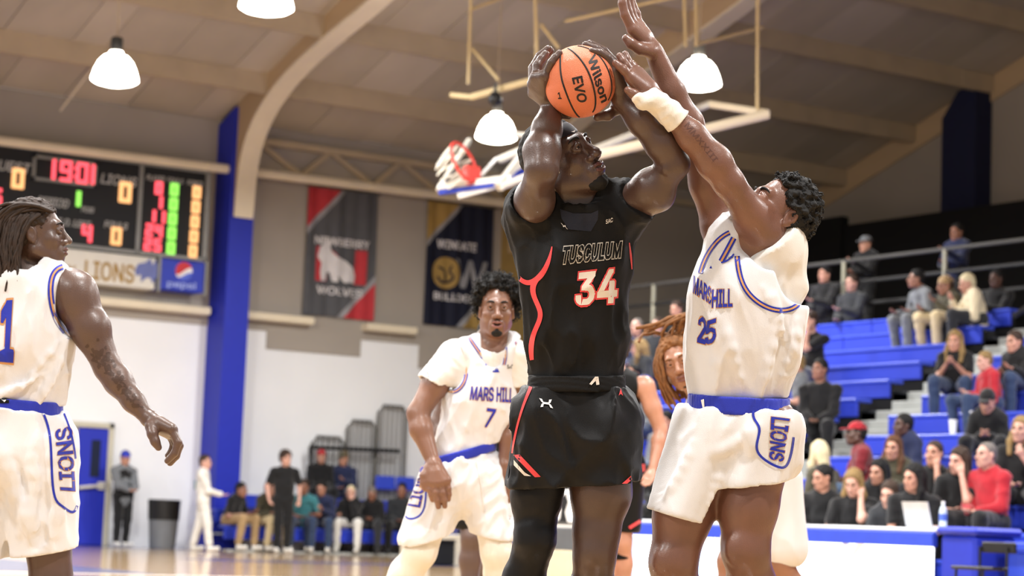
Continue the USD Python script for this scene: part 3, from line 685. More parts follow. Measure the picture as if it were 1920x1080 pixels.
def face_parts(par, L, m_brow, m_lip, coarse=False, look=(0, 0), mouth_open=0.0):
    e, ir = [], []
    for s in (-1, 1):
        c = np.array([s * .032, .0815, .0115])
        if not coarse:
            m = icosphere(2, .0118 * L.sc); m.apply_translation(L.p(c)); e.append(m)
            d = unit(np.array([look[0], 1, look[1]])); m = icosphere(2, .0070 * L.sc); m.apply_translation(L.p(c + d * .0072)); ir.append(m)
        else:
            m = icosphere(1, .0115 * L.sc); m.apply_translation(L.p(c + [0, .003, 0])); ir.append(m)
    if e: 
        for q in e: mesh('eyeball', q, m_eye, par, smooth=True)
    for q in ir: mesh('iris' if not coarse else 'eye', q, m_iris, par, smooth=True)
    for s in (-1, 1):
        pts = [L.p((s * x, y + .0015, z)) for x, y, z in ((.016, .0965, .034), (.028, .0955, .0395), (.04, .089, .039), (.05, .077, .032))]
        mesh('eyebrow', tube(spline(pts, 8), np.array([.003, .0042, .0045, .0042, .004, .0035, .003, .0015]) * L.sc, 6), m_brow, par, smooth=True)
    if not coarse:
        u = [L.p(q) for q in ((-.023, .1005, -.0625), (-.011, .1085, -.0575), (0, .1105, -.0595), (.011, .1085, -.0575), (.023, .1005, -.0625))]
        d = [L.p(q) for q in ((-.021, .1, -.069), (-.01, .1065, -.0745 - .004 * mouth_open), (.01, .1065, -.0745 - .004 * mouth_open), (.021, .1, -.069))]
        mesh('upper_lip', tube(spline(u, 12), np.r_[.002, np.full(10, .0056), .002] * L.sc, 8), m_lip, par, smooth=True)
        mesh('lower_lip', tube(spline(d, 12), np.r_[.002, np.full(10, .0066), .002] * L.sc, 8), m_lip, par, smooth=True)
        if mouth_open:
            q = Blob(); Loc(q, L.c, L.Y, L.Z, L.sc).ell((0, .101, -.067), (.016, .007, .0055 * mouth_open), k=.001)
            mesh('mouth', q.mesh(.0025), mat('mouth_dark', '#2a1412', .6), par, smooth=True)
def hair_cap(L, t=.012, rough_=0.0, low=-.055, line=.0, seed=1, freq=55, h=.006, front=.04):
    """a close crop or curly shape on the skull, with a hairline"""
    b = Blob(); Q = Loc(b, L.c, L.Y, L.Z, L.sc)
    Q.ell((0, -.02, .047 + t * .3), (.0745 + t, .096 + t, .084 + t), k=.01)
    Q.ell((0, -.055, -.01), (.064 + t * .6, .055 + t * .7, .07), k=.03)
    Q.cut((0, front + line, .047), (0, .86, -.51), .012)
    Q.cut((0, -.02, low), (0, .35, -.93), .012)
    for s in (-1, 1): Q.ell((s * .085, .012, -.012), (.03, .034, .045), k=.01, sub=True)
    if rough_:
        sc = L.sc
        b.wrinkle(lambda P, D: (rough_ * sc * (meshkit.noise(P * freq, seed) - .5) * 2 + .5 * rough_ * sc * (meshkit.noise(P * freq * 2.1, seed + 5) - .5) * 2).astype(np.float32))
    return b
def curls(L, base, n, r, length, seed, spread=.4):
    """little open coils that stand off the hair"""
    g = np.random.default_rng(seed); m = base; tri = m.triangles_center; nn = m.face_normals
    pick = g.choice(len(tri), n, p=m.area_faces / m.area_faces.sum()); out = []
    for k in pick:
        d = unit(nn[k] + spread * g.normal(size=3)); a = unit(np.cross(d, g.normal(size=3))); b = np.cross(d, a); ph = g.uniform(0, 6.28); tt = np.linspace(0, 1, 8); ln = length * g.uniform(.5, 1.2)
        p = tri[k] + np.outer(tt * ln - .004, d) + r * np.outer(np.cos(ph + tt * 8), a) + r * np.outer(np.sin(ph + tt * 8), b)
        out.append(tube(p, np.linspace(.0024, .0012, 8), 4))
    return trimesh.util.concatenate(out)
def dreads(roots, tips, seed, r=.0065, n=12, sag=.03, wig=.006):
    g = np.random.default_rng(seed); out = []
    for a, mid, b in zip(roots[0], roots[1], tips):
        p = spline([a, mid, b], n); t = np.linspace(0, 1, n)
        p = p + wig * np.sin(t[:, None] * g.uniform(9, 16, 3) + g.uniform(0, 6, 3)) * t[:, None]
        rr = r * g.uniform(.75, 1.2) * (1 + .18 * np.sin(t * 40 + g.uniform(0, 6)) ) * np.linspace(1, .75, n)
        out.append(tube(p, rr, 6))
    return trimesh.util.concatenate(out)
class Fig:
    """a figure measured on the photograph at its distance: pixels across, pixels down, and depth in the same unit"""
    def __init__(s, d): s.d = d; s.s = d / FPX
    def P(s, u, v, w=0.0): return at(u, v, s.d + w * s.s)
    def limb(s, b, pts, radii, k=14, **kw): b.limb([s.P(*p) for p in pts], [r * s.s for r in radii], k=k * s.s, **kw); return b
    def cap(s, b, a, c, ra, rb=None, k=12, **kw): b.cap(s.P(*a), s.P(*c), ra * s.s, None if rb is None else rb * s.s, k=k * s.s, **kw); return b
    def ell(s, b, c, r, k=12, sub=False, roll=0.0):
        """r: across, down and deep in pixels"""
        X, Z = CR * math.cos(roll) - CU * math.sin(roll), CU * math.cos(roll) + CR * math.sin(roll)
        b.ell(s.P(*c), np.array([r[0], r[2], r[1]]) * s.s, np.stack([X, CF, Z]), k * s.s, sub); return b
    def box(s, u0, v0, u1, v1, w0, w1):
        c = np.array([s.P(u, v, w) for u in (u0, u1) for v in (v0, v1) for w in (w0, w1)]); return c.min(0), c.max(0)
    def ground(s, u, w=0.0, z=0.0):
        """the point of the floor (or of height z) below column u"""
        d = s.d + w * s.s; v = 540 + (CAM[2] - z + d * (CF[2] + (u - 960) / FPX * CR[2])) / (d * CU[2] / FPX); return at(u, v, d)
    def hand(s, b, wrist, knuckles, fingers, thumb, rp=12, rf=8.5, rw=18):
        """knuckles and fingers from pictures: one chain per finger, a thumb that leaves the side of the palm"""
        wr = s.P(*wrist); K = [s.P(*k) for k in knuckles]
        for i, k in enumerate(K): b.cap(wr + (k - wr) * .12, k, rp * .98 * s.s, rp * .86 * s.s, k=9 * s.s)
        for i in range(len(K) - 1): b.cap(wr + (K[i] + K[i + 1]) / 2 * .55 - wr * .55, (K[i] + K[i + 1]) / 2, rp * s.s, rp * .72 * s.s, k=9 * s.s)
        for i, f in enumerate(fingers):
            pts = [K[i]] + [s.P(*q) for q in f]; r = rf * [1.0, 1.04, .98, .84][i]
            b.limb(pts, list(np.array([1.05, .98, .9, .78, .7])[:len(pts)] * r * s.s), k=2.5 * s.s)
        pts = [s.P(*q) for q in thumb]; b.limb(pts, list(np.array([1.5, 1.2, 1.02, .85])[:len(pts)] * rf * s.s), k=7 * s.s)
def folds(amp, sc, stretch=None, seed=0, power=1.6):
    M = np.eye(3) if stretch is None else np.asarray(stretch, float)
    def f(P, D):
        q = (P @ M.T) * sc; q = q + .6 * meshkit.noise(q * .7, seed + 9)[..., None]
        n = meshkit.noise(q, seed); return (amp * (.5 - (1 - np.abs(2 * n - 1)) ** power)).astype(np.float32)
    return f
def along(d, k=.3):
    """a stretch that draws folds out along direction d"""
    d = unit(d); return np.eye(3) - (1 - k) * np.outer(d, d)
def shoe(par, heel, toe, m_up, m_sole, w=.045, up=(0, 0, 1)):
    heel, toe = np.asarray(heel, float), np.asarray(toe, float); t = unit(toe - heel); L = np.linalg.norm(toe - heel)
    b = Blob(); b.cap(heel + t * .03 + [0, 0, .055], heel + t * L * .55 + [0, 0, .05], w, w * .95, k=.02).cap(heel + t * L * .5 + [0, 0, .045], toe - t * .04 + [0, 0, .035], w * .95, w * .8, k=.02)
    b.cap(heel + t * .045 + [0, 0, .06], heel + t * .05 + [0, 0, .13], w * .9, w * .85, k=.02).cut((heel + toe) / 2 + [0, 0, .022], (0, 0, -1))
    a = Blob(); a.cap(heel + t * .03 + [0, 0, .012], toe - t * .04 + [0, 0, .012], w * 1.02, w * .86, k=.01).cut((heel + toe) / 2 + [0, 0, .028], (0, 0, 1)).cut((heel + toe) / 2 + [0, 0, .001], (0, 0, -1))
    s = mesh('shoe', b.mesh(.009), m_up, par, smooth=True); mesh('sole', a.mesh(.009), m_sole, s, smooth=50)
# ------------------------------------------------------------------ the shooter in the dark jersey
m_sk34 = skin('shooter', '#4f3a32'); m_lip34 = mat('lip_shooter', '#5a3836', .4); m_hairb = mat('hair_black', '#0e0c0b', .75, vary=.3, scale=30)
m_blk = cloth('black_jersey', '#060607', .7, sheen=.03); m_blk2 = cloth('black_short', '#08080a', .5, sheen=.03); m_tight = cloth('black_tights', '#0a0b0f', .42, sheen=.03)
m_coral = cloth('coral_trim', '#e0484c', .7); m_lett = cloth('jersey_lettering', '#ded6cc', .7); m_navy = cloth('navy_collar', '#141a2b', .6)
def shooter():
    F = Fig(7.2); t = thing('person', 'tall player in black number 34 jersey lifting the ball', 'person')
    b = Blob()
    L = head_prims(b, F.P(1056, 304, -5), camdir(.70, .40, .60), camdir(-.44, .9, 0), 1.15, jaw=1.12, nose=1.15, mouth_open=0)
    F.limb(b, [(1060, 345, 6), (1080, 400, 10)], [44, 50], k=20)
    F.cap(b, (1000, 412, 10), (1165, 400, 14), 36, k=26); F.limb(b, [(1080, 430, 10), (1080, 560, 8), (1080, 720, 8)], [78, 72, 66], k=30, flat=(CF, .62))
    # right arm
    F.limb(b, [(994, 408, 0), (1002, 372, -55), (1016, 318, -128)], [38, 33, 28], k=16); F.ell(b, (1003, 380, -62), (32, 36, 34), k=18)
    F.limb(b, [(1016, 316, -128), (1016, 285, -112), (1026, 240, -88), (1035, 196, -60)], [29, 33, 26, 18], k=14)
    F.hand(b, (1036, 194, -62), [(1001, 174, -54), (1000, 158, -78), (1005, 145, -100), (1021, 143, -120)],
           [[(1003, 140, -30), (1015, 112, -22), (1032, 95, -25)], [(1000, 128, -58), (1012, 106, -45), (1028, 92, -45)], [(1008, 122, -96), (1015, 111, -90), (1023, 101, -86)], [(1034, 117, -130), (1041, 108, -129), (1049, 99, -126)]],
           [(1028, 186, -48), (1030, 200, -32), (1048, 212, -42), (1066, 216, -60)], rp=14, rf=9)
    # left arm
    F.limb(b, [(1178, 392, 6), (1222, 356, -40), (1266, 309, -72)], [42, 36, 25], k=14); F.ell(b, (1228, 358, -38), (40, 31, 34), k=18, roll=.8)
    F.ell(b, (1250, 318, -92), (9, 10, 8), k=10)
    F.limb(b, [(1266, 306, -74), (1244, 270, -78), (1203, 224, -82), (1164, 188, -78)], [25, 32, 27, 18], k=14)
    F.hand(b, (1166, 190, -78), [(1163, 158, -45), (1161, 146, -66), (1157, 137, -90), (1152, 134, -110)],
           [[(1152, 122, -35), (1135, 100, -38), (1112, 90, -48)], [(1150, 116, -62), (1132, 96, -66), (1106, 82, -78)], [(1141, 110, -95), (1118, 92, -100), (1098, 84, -98)], [(1137, 107, -120), (1122, 98, -128), (1110, 95, -130)]],
           [(1162, 182, -60), (1156, 204, -50), (1140, 216, -60), (1120, 220, -72)], rp=14, rf=9)
    # legs
    ra, la = F.ground(935, 20, .1), F.ground(1100, 20, .1)
    hipR, kneeR, hipL, kneeL = F.P(1035, 800, 0), F.P(1003, 1012, -12), F.P(1127, 800, 4), F.P(1115, 1040, -14)
    s = F.s
    b.limb([hipL, F.P(1127, 925, -4), F.P(1118, 1000, -12), kneeL], [62 * s, 55 * s, 42 * s, 38 * s], k=.03).limb([kneeL, kneeL + (la - kneeL) * .3 + .02 * CF, la], [37 * s, 41 * s, 22 * s], k=.03)
    F.ell(b, (1114, 1036, -42), (22, 24, 16), k=16)
    b.limb([hipR, F.P(1006, 930, -4), kneeR], [56 * s, 44 * s, 35 * s], k=.03).limb([kneeR, kneeR + (ra - kneeR) * .3 + .02 * CF, ra], [34 * s, 36 * s, 20 * s], k=.03)
    for a in (ra, la): b.cap(a, a - .16 * CF - .05 * CR - [0, 0, .05], .042, .035, k=.03)
    hb = F.box(975, 232, 1165, 375, -75, 75); h1 = F.box(985, 82, 1050, 225, -150, 0); h2 = F.box(1085, 70, 1185, 228, -150, 0)
    body = [b.mesh(.0068, holes=(hb, h1, h2)), b.mesh(.0032, *hb), b.mesh(.0036, *h1), b.mesh(.0036, *h2)]
    mesh('body', body, m_sk34, t, smooth=True)
    face_parts(t, L, m_hairb, m_lip34, look=(0, .1))
    # beard, close hair, headband, ear stud
    bd = Blob(); Q = Loc(bd, L.c, L.Y, L.Z, L.sc)
    Q.ell((0, .074, -.102), (.03, .0255, .026), k=.01)
    for sx in (-1, 1): Q.cap((sx * .008, .078, -.1), (sx * .022, .066, -.1), .022, .020, k=.012)
    Q.ell((0, .1, -.064), (.031, .03, .019), k=.008, sub=True)
    bd.wrinkle(lambda P, D: (.004 * (meshkit.noise(P * 130, 3) - .5)).astype(np.float32))
    mesh('beard', bd.mesh(.004), m_hairb, t, smooth=True)
    mesh('hair', hair_cap(L, .008, .003, freq=90).mesh(.005), m_hairb, t, smooth=True)
    hb_ = Blob(); Q = Loc(hb_, L.c, L.Y, L.Z, L.sc); Q.ell((0, -.018, .047), (.0815, .1045, .09), k=.005).cut((0, .05, .105), (0, .28, .96)).cut((0, .05, .062), (0, -.2, -.98))
    mesh('headband', hb_.mesh(.0045), m_navy, t, smooth=True, label='black cloth headband')
    stud = icosphere(2, .0045); stud.apply_translation(F.P(1047, 323, -82)); mesh('ear_stud', stud, m_steel, t)
    # jersey
    j = Blob(); F.limb(j, [(1080, 425, 6), (1080, 500, 2), (1079, 600, 2), (1082, 705, 4)], [104, 103, 88, 84], k=40, flat=(CF, .66))
    F.cap(j, (1008, 412, 8), (1160, 402, 10), 40, k=30)
    F.limb(j, [(1000, 410, 6), (996, 392, -22)], [52, 50], k=24); F.limb(j, [(1168, 398, 6), (1198, 374, -18)], [50, 45], k=24)
    F.cap(j, (1078, 330, -10), (1092, 352, -50), 46, 40, k=8, sub=True)
    j.cut(F.P(1200, 376, -20), unit(F.P(1226, 352, -44) - F.P(1180, 392, 0)), .004)
    j.wrinkle(folds(.024, 9, along(CU * .9 + CR * .25, .3), 4)); j.wrinkle(folds(.012, 22, along(CU, .35), 8))
    F.cap(j, (1000, 372, -60), (1013, 318, -128), 42, 34, k=6, sub=True)
    j.cut(F.P(1082, 714, 0), -CU, .01)
    mesh('jersey', j.mesh(.0072), m_blk, t, smooth=True, label='black sleeveless jersey over a black short-sleeved shirt')
    # shorts
    k = Blob(); F.limb(k, [(1082, 725, 4), (1078, 800, 4)], [84, 100], k=30, flat=(CF, .74))
    F.limb(k, [(1034, 790, 2), (1016, 900, -2)], [76, 66], k=24); F.limb(k, [(1126, 790, 4), (1130, 905, -2)], [72, 62], k=24)
    k.wrinkle(folds(.034, 8, along(CU + .3 * CR, .35), 14)); k.wrinkle(folds(.013, 20, along(CU - .4 * CR, .35), 15))
    k.cut(F.P(1015, 911, 0), -CU + .05 * CR, .004); k.cut(F.P(1082, 722, 0), CU, .01)
    F.limb(k, [(1008, 880, -4), (1006, 960, -4)], [53, 60], k=4, sub=True); F.limb(k, [(1128, 885, -4), (1126, 960, -4)], [58, 64], k=4, sub=True)
    mesh('shorts', k.mesh(.0072), m_blk2, t, smooth=True)
    wbm = Blob(); F.limb(wbm, [(1082, 690, 4), (1081, 735, 4)], [90, 93], k=10, flat=(CF, .76)); wbm.cut(F.P(1082, 703, 0), CU, .003); wbm.cut(F.P(1082, 732, 0), -CU, .003)
    wbm.wrinkle(lambda P, D: (.0012 * np.sin((P @ CU) * 700)).astype(np.float32))
    mesh('waistband', wbm.mesh(.006), m_blk, t, smooth=True)
    # tights on the right leg
    g = Blob(); g.limb([hipR, F.P(1006, 930, -4), kneeR], [56 * s + .004, 46 * s, 37 * s], k=.03).limb([kneeR, kneeR + (ra - kneeR) * .3 + .02 * CF, ra], [36 * s, 38 * s, 22 * s], k=.03)
    F.ell(g, (1000, 1008, -34), (26, 30, 18), k=16); g.wrinkle(folds(.003, 26, along(CR, .4), 21))
    mesh('leg_sleeve', g.mesh(.008), m_tight, t, smooth=True, label='black tight covering the right leg')
    kp = Blob(); kp.cap(kneeL + (la - kneeL) * .16, kneeL + (la - kneeL) * .4, 42 * s, 43 * s); kp.cut(kneeL + (la - kneeL) * .17, kneeL - la).cut(kneeL + (la - kneeL) * .34, la - kneeL)
    mesh('knee_band', kp.mesh(.008), m_tight, t, smooth=True)
    for a in (ra, la): shoe(t, [a[0] + .03 * CF[0], a[1] + .03 * CF[1], 0], [a[0] - .24 * CF[0] - .08 * CR[0], a[1] - .24 * CF[1] - .08 * CR[1], 0], m_blk2, m_whitep)
    # print and piping
    def tx(nm, txt, q, m, grow, off, lb=None): mesh(nm, text_decal(j, txt, q, 7.2, grow, off), m, t, smooth=True, label=lb)
    ol = cloth('outline_white', '#c9c5bd', .7)
    q = [(1053, 494), (1163, 482), (1166, 454), (1058, 464)]; tx('lettering', 'TUSCULUM', q, ol, .13, .0025); tx('lettering', 'TUSCULUM', q, m_blk, .055, .0042)
    q = [(1080, 571), (1154, 566), (1158, 506), (1086, 514)]; tx('number', '34', q, m_coral, .105, .0025); tx('number', '34', q, m_lett, .05, .0045)
    mesh('piping', band(j, [(1035, 462), (1024, 500), (1008, 522), (990, 530), (974, 522), (965, 505)], [2, 8, 11, 10, 8, 5], 7.2), m_coral, t, smooth=True, label='coral curve under the arm')
    mesh('piping', band(j, [(1005, 524), (1003, 560), (1013, 590), (1003, 620), (996, 650), (999, 684)], [12, 9, 9, 9, 10, 7], 7.2), m_coral, t, smooth=True, label='coral stripe down the side')
    mesh('piping', band(j, [(1180, 455), (1183, 480), (1185, 505)], [2, 4, 2], 7.2), m_coral, t, smooth=True)
    mesh('piping', band(k, [(1003, 690), (997, 720), (985, 750), (972, 790), (963, 830), (960, 850)], [6, 7, 5, 4, 4, 3], 7.2), m_coral, t, smooth=True, label='coral stripe on the shorts')
    mesh('piping', shape(k, [(962, 853), (974, 852), (1014, 894), (1003, 895)], 7.2), m_coral, t, smooth=True)
    mesh('piping', shape(k, [(963, 862), (984, 886), (996, 893), (983, 892), (963, 872)], 7.2), m_lett, t, smooth=True)
    mesh('piping', shape(k, [(1183, 892), (1166, 907), (1176, 907), (1185, 899)], 7.2), m_coral, t, smooth=True)
    mesh('collar_mesh', shape(j, [(1050, 392), (1075, 400), (1108, 400), (1122, 394), (1121, 412), (1108, 434), (1066, 430), (1053, 410)], 7.2, .002), m_navy, t, smooth=True, label='navy inset at the neckline')
    mesh('emblem', shape(wbm, [(1116, 706), (1122, 706), (1124, 721), (1118, 722), (1117, 714), (1109, 722), (1105, 720)], 7.2), m_lett, t, smooth=True, label='white mark on the waistband')
    def ua(cx, cy, w, h, r, bl, nm):
        out = []
        for sgn in (-1, 1):
            pts = [(-.5, .5), (-.28, .44), (-.2, .12), (.2, .12), (.28, .44), (.5, .5), (.36, .1), (.22, -.02), (-.22, -.02), (-.36, .1)]
            poly = [(cx + w * (x * math.cos(r) - sgn * y * math.sin(r)), cy - h * (sgn * y) * math.cos(r) + w * x * math.sin(r)) for x, y in pts]
            out.append(shape(bl, poly, 7.2, .004))
        mesh(nm, out, m_whitep, t, smooth=True, label='white interlocked mark')
    mesh('emblem', shape(k, [(1160, 742), (1164, 728), (1168, 742), (1165, 739), (1163, 739)], 7.2), m_coral, t, smooth=True); mesh('emblem', shape(hb_, [(1071, 247), (1079, 244), (1081, 250), (1077, 248)], 7.2), m_whitep, t, smooth=True)
    ua(1024, 756, 24, 17, .1, k, 'emblem'); ua(1058, 424, 10, 9, .5, j, 'emblem')
    mesh('emblem', [text_decal(j, 'SAC', [(1136, 420), (1149, 416), (1149, 408), (1136, 412)], 7.2, .03, .003)], m_lett, t, smooth=True)
    return t
shooter()
# ------------------------------------------------------------------ the ball
def ball():
    F = Fig(7.03); c = F.P(1087, 153, 0); R = .1195
    t = thing('basketball', 'orange basketball with black seams and lettering held high in two hands', 'ball', c)
    m_ball = mat('ball_leather', '#d97a55', .5, vary=.1, scale=8, bump=.5, bscale=420, spec=.4); m_seam = mat('ball_seam', '#1d1413', .6)
    mesh('skin', trimesh.creation.icosphere(5, R), m_ball, t, smooth=True)
    def sph(u, v):
        x, y = (u - 1087) * F.s, -(v - 153) * F.s; r2 = x * x + y * y; lim = (R * .995) ** 2
        if r2 > lim: k = math.sqrt(lim / r2); x, y, r2 = x * k, y * k, lim
        return x * CR + y * CU - math.sqrt(max(R * R - r2, 0)) * unit(ray(1087, 153))
    def seam(path): 
        p = spline([sph(*q) for q in path], 24); p = p / np.linalg.norm(p, axis=1, keepdims=True) * (R - .0006)
        return tube(p, .0034, 6)
    for path in ([(1044, 97), (1052, 110), (1053, 145), (1061, 175), (1072, 202), (1086, 220)], [(1066, 93), (1085, 110), (1102, 135), (1113, 165), (1117, 195), (1112, 211)], [(1084, 89), (1105, 96), (1125, 112), (1140, 138), (1146, 165), (1140, 188)]):
        mesh('seam', seam(path), m_seam, t, smooth=True)
    def txt(s, q, bold=True, name='lettering'):
        g = tpoly(s); m = poly_mesh(g.buffer(.045)); w = quad_warp(q, *g.bounds[2:])
        m = trimesh.Trimesh(np.c_[np.array([w(x, y) for x, y in m.vertices[:, :2]]), np.zeros(len(m.vertices))], m.faces, process=False); m = fine(m, 4)
        v = np.array([sph(u, v_) for u, v_ in m.vertices[:, :2]]); v = v / np.linalg.norm(v, axis=1, keepdims=True) * (R + .0008)
        o = trimesh.Trimesh(v, m.faces, process=False); f = o.faces.copy(); fl = (o.face_normals * o.triangles_center).sum(1) < 0; f[fl] = f[fl][:, ::-1]
        mesh(name, trimesh.Trimesh(v, f, process=False), m_seam, t, smooth=True)
    txt('EVO', [(1073, 147), (1084, 193), (1101, 191), (1091, 143)])
    txt('Wilson', [(1101, 114), (1128, 193), (1142, 186), (1114, 104)])
    txt('1', [(1046, 186), (1052, 186), (1050, 174), (1045, 174)])
ball()
# ------------------------------------------------------------------ the defender in white, number 25
m_sk25 = skin('defender', '#744f40'); m_lip25 = mat('lip_defender', '#7a4a44', .4)
m_wht = cloth('white_jersey', '#dadbdf', .7, vary=.03); m_wht2 = cloth('white_shorts', '#dcdde0', .55, vary=.03); m_tee = cloth('white_shirt', '#dedcd8', .75, vary=.04)
m_rb = cloth('royal_trim', '#2230a8', .7); m_gt = cloth('tan_trim', '#c9925e', .7); m_tape = cloth('wrist_tape', '#e2ddd2', .85, vary=.08)
m_wtight = cloth('white_tights', '#e4dfd3', .6)
def stripes(t, blob, path, d, w=9.0, inner=3.4, nm='trim'):
    """a royal blue band with a tan line in it"""
    mesh(nm, band(blob, path, w, d, .0028), m_rb, t, smooth=True, label='royal blue trim with a tan line'); mesh(nm, band(blob, path, inner, d, .0042), m_gt, t, smooth=True)
def defender():
    F = Fig(7.2); s = F.s; t = thing('person', 'defender in white number 25 jersey with both arms stretched up, taped wrist', 'person')
    b = Blob()
    L = head_prims(b, F.P(1457, 403, -6), camdir(-.80, .52, .30), camdir(.5, .84, -.1), 1.08, jaw=1.0)
    for z in (.058, .066, .074): L.cap((-.03, .0815 - (z - .058) * .5, z), (.03, .0815 - (z - .058) * .5, z), .0022, k=.004, sub=True)
    F.limb(b, [(1456, 412, 12), (1424, 470, 14)], [33, 38], k=14)
    F.cap(b, (1350, 430, 22), (1450, 462, 2), 36, k=26); F.limb(b, [(1400, 490, 6), (1398, 600, 4), (1388, 740, 4)], [74, 72, 66], k=30, flat=(CF, .66))
    # near arm
    F.limb(b, [(1446, 458, -4), (1408, 402, -50), (1366, 342, -92)], [40, 31, 27], k=16); F.ell(b, (1412, 412, -44), (24, 42, 30), k=16, roll=-.6)
    F.limb(b, [(1366, 342, -92), (1340, 305, -102), (1298, 256, -114), (1252, 207, -124)], [27, 31, 26, 18], k=14)
    F.hand(b, (1246, 202, -126), [(1183, 146, -128), (1184, 138, -116), (1190, 134, -104), (1199, 138, -92)],
           [[(1170, 132, -134), (1162, 125, -135), (1154, 118, -134)], [(1174, 124, -122), (1168, 115, -122), (1162, 105, -120)], [(1181, 121, -108), (1176, 111, -106), (1172, 101, -104)], [(1193, 128, -90), (1188, 122, -88), (1183, 116, -86)]],
           [(1215, 192, -136), (1203, 188, -146), (1189, 177, -150), (1177, 169, -150)], rp=13, rf=8)
    # far arm
    F.limb(b, [(1348, 408, 30), (1326, 345, 24), (1302, 268, 6)], [36, 32, 27], k=16)
    F.limb(b, [(1302, 268, 6), (1288, 232, 2), (1258, 170, -14), (1228, 100, -28)], [27, 30, 24, 18], k=14)
    F.hand(b, (1225, 96, -30), [(1186, 56, -48), (1188, 50, -32), (1192, 46, -16), (1199, 48, -2)],
           [[(1172, 28, -52), (1167, 6, -52), (1167, -14, -50)], [(1177, 22, -34), (1172, -2, -34), (1172, -22, -34)], [(1184, 22, -16), (1180, -2, -14), (1180, -18, -14)], [(1194, 26, 2), (1188, 12, 4), (1186, 2, 4)]],
           [(1218, 96, -44), (1200, 92, -58), (1184, 82, -62), (1174, 72, -62)], rp=13, rf=9)
    la, ra = F.ground(1440, 30, .16), F.ground(1290, 35, .16)
    kl, kr = F.P(1398, 1032, -26), F.P(1262, 1055, -20)
    b.limb([F.P(1430, 800, 0), F.P(1402, 950, -16), kl], [66 * s, 55 * s, 43 * s], k=.03).limb([kl, kl + (la - kl) * .3 + .02 * CF, la], [42 * s, 44 * s, 23 * s], k=.03)
    b.limb([F.P(1330, 800, 8), F.P(1280, 965, -8), kr], [62 * s, 54 * s, 43 * s], k=.03).limb([kr, kr + (ra - kr) * .3 + .02 * CF, ra], [42 * s, 44 * s, 23 * s], k=.03)
    F.ell(b, (1386, 1030, -58), (24, 28, 16), k=16); F.ell(b, (1252, 1052, -50), (24, 26, 16), k=16)
    for a in (ra, la): b.cap(a, a - .15 * CF - .08 * CR - [0, 0, .08], .042, .035, k=.03)
    hb = F.box(1385, 328, 1545, 480, -75, 75); h1 = F.box(1140, 92, 1262, 220, -175, -60); h2 = F.box(1150, -40, 1240, 112, -90, 30)
    mesh('body', [b.mesh(.0068, holes=(hb, h1, h2)), b.mesh(.0032, *hb), b.mesh(.0034, *h1), b.mesh(.0034, *h2)], m_sk25, t, smooth=True)
    face_parts(t, L, m_hairb, m_lip25, look=(0, -.1))
    hc = hair_cap(L, .012, .012, freq=66, seed=4, front=.028, low=-.05); hm = hc.mesh(.0045); mesh('hair', hm, m_hairb, t, smooth=True, label='short dark curls')
    mesh('hair_coils', curls(L, hm, 900, .0045, .006, 5), m_hairb, t, smooth=True, kind='stuff')
    # tape on the near wrist and thumb
    tp = Blob(); F.limb(tp, [(1272, 228, -120), (1256, 212, -124), (1226, 187, -128)], [25, 22, 21], k=8); F.limb(tp, [(1230, 190, -130), (1206, 190, -146), (1196, 184, -150)], [16, 13, 12], k=8)
    tp.cut(F.P(1274, 226, -120), F.P(1282, 236, -118) - F.P(1252, 207, -124), .003); tp.wrinkle(folds(.007, 34, along(CR + CU, .3), 3))
    mesh('wrist_tape', tp.mesh(.0042), m_tape, t, smooth=True, label='white athletic tape around wrist and thumb')
    # shirt under the jersey: shoulders and sleeves
    k = Blob(); F.cap(k, (1352, 424, 22), (1446, 452, 0), 40, k=24); F.limb(k, [(1400, 470, 8), (1398, 560, 6)], [92, 96], k=30, flat=(CF, .66))
    F.limb(k, [(1454, 470, 0), (1444, 444, -16), (1428, 426, -34)], [58, 50, 43], k=20); F.cap(k, (1468, 530, 8), (1462, 450, 0), 47, 38, k=24); F.limb(k, [(1344, 432, 28), (1332, 388, 28)], [42, 40], k=18)
    k.cut(F.P(1437, 441, -22), unit(F.P(1372, 350, -88) - F.P(1440, 450, -6)), .004); k.cut(F.P(1332, 376, 26), F.P(1318, 330, 24) - F.P(1346, 410, 30), .004)
    k.wrinkle(folds(.008, 14, along(CU + .5 * CR, .3), 24)); k.wrinkle(folds(.004, 32, along(CU, .3), 25))
    F.cap(k, (1430, 436, -30), (1372, 350, -88), 35, 30, k=4, sub=True); F.cap(k, (1336, 380, 26), (1318, 320, 20), 34, 33, k=4, sub=True)
    k.cut(F.P(1400, 600, 0), -CU, .01); F.cap(k, (1468, 375, 14), (1452, 408, 14), 36, 34, k=6, sub=True)
    mesh('shirt', k.mesh(.0066), m_tee, t, smooth=True, label='cream white short-sleeved shirt under the jersey')
    # jersey
    j = Blob(); F.limb(j, [(1400, 478, 4), (1396, 560, 0), (1391, 650, 0), (1385, 742, 4)], [86, 100, 96, 86], k=46, flat=(CF, .68))
    F.cap(j, (1366, 440, 12), (1432, 462, -2), 40, k=30); F.cap(j, (1456, 570, 6), (1452, 660, 8), 40, 38, k=26)
    for a, c, r in (((1320, 520), (1345, 720), 13), ((1352, 600), (1392, 735), 10), ((1460, 590), (1420, 735), 13), ((1430, 540), (1470, 640), 10), ((1490, 600), (1455, 730), 10)):
        p, _ = lay_px(j, spline([a, ((a[0] + c[0]) / 2 + 6, (a[1] + c[1]) / 2), c], 6), 7.2, -.004)
        j.limb(list(p), [r * .55 * s * q for q in (.4, .9, 1, 1, .9, .4)], k=.018)
    j.wrinkle(folds(.026, 9, along(CU * .95 + CR * .15, .11), 31)); j.wrinkle(folds(.009, 22, along(CU - .25 * CR, .14), 33))
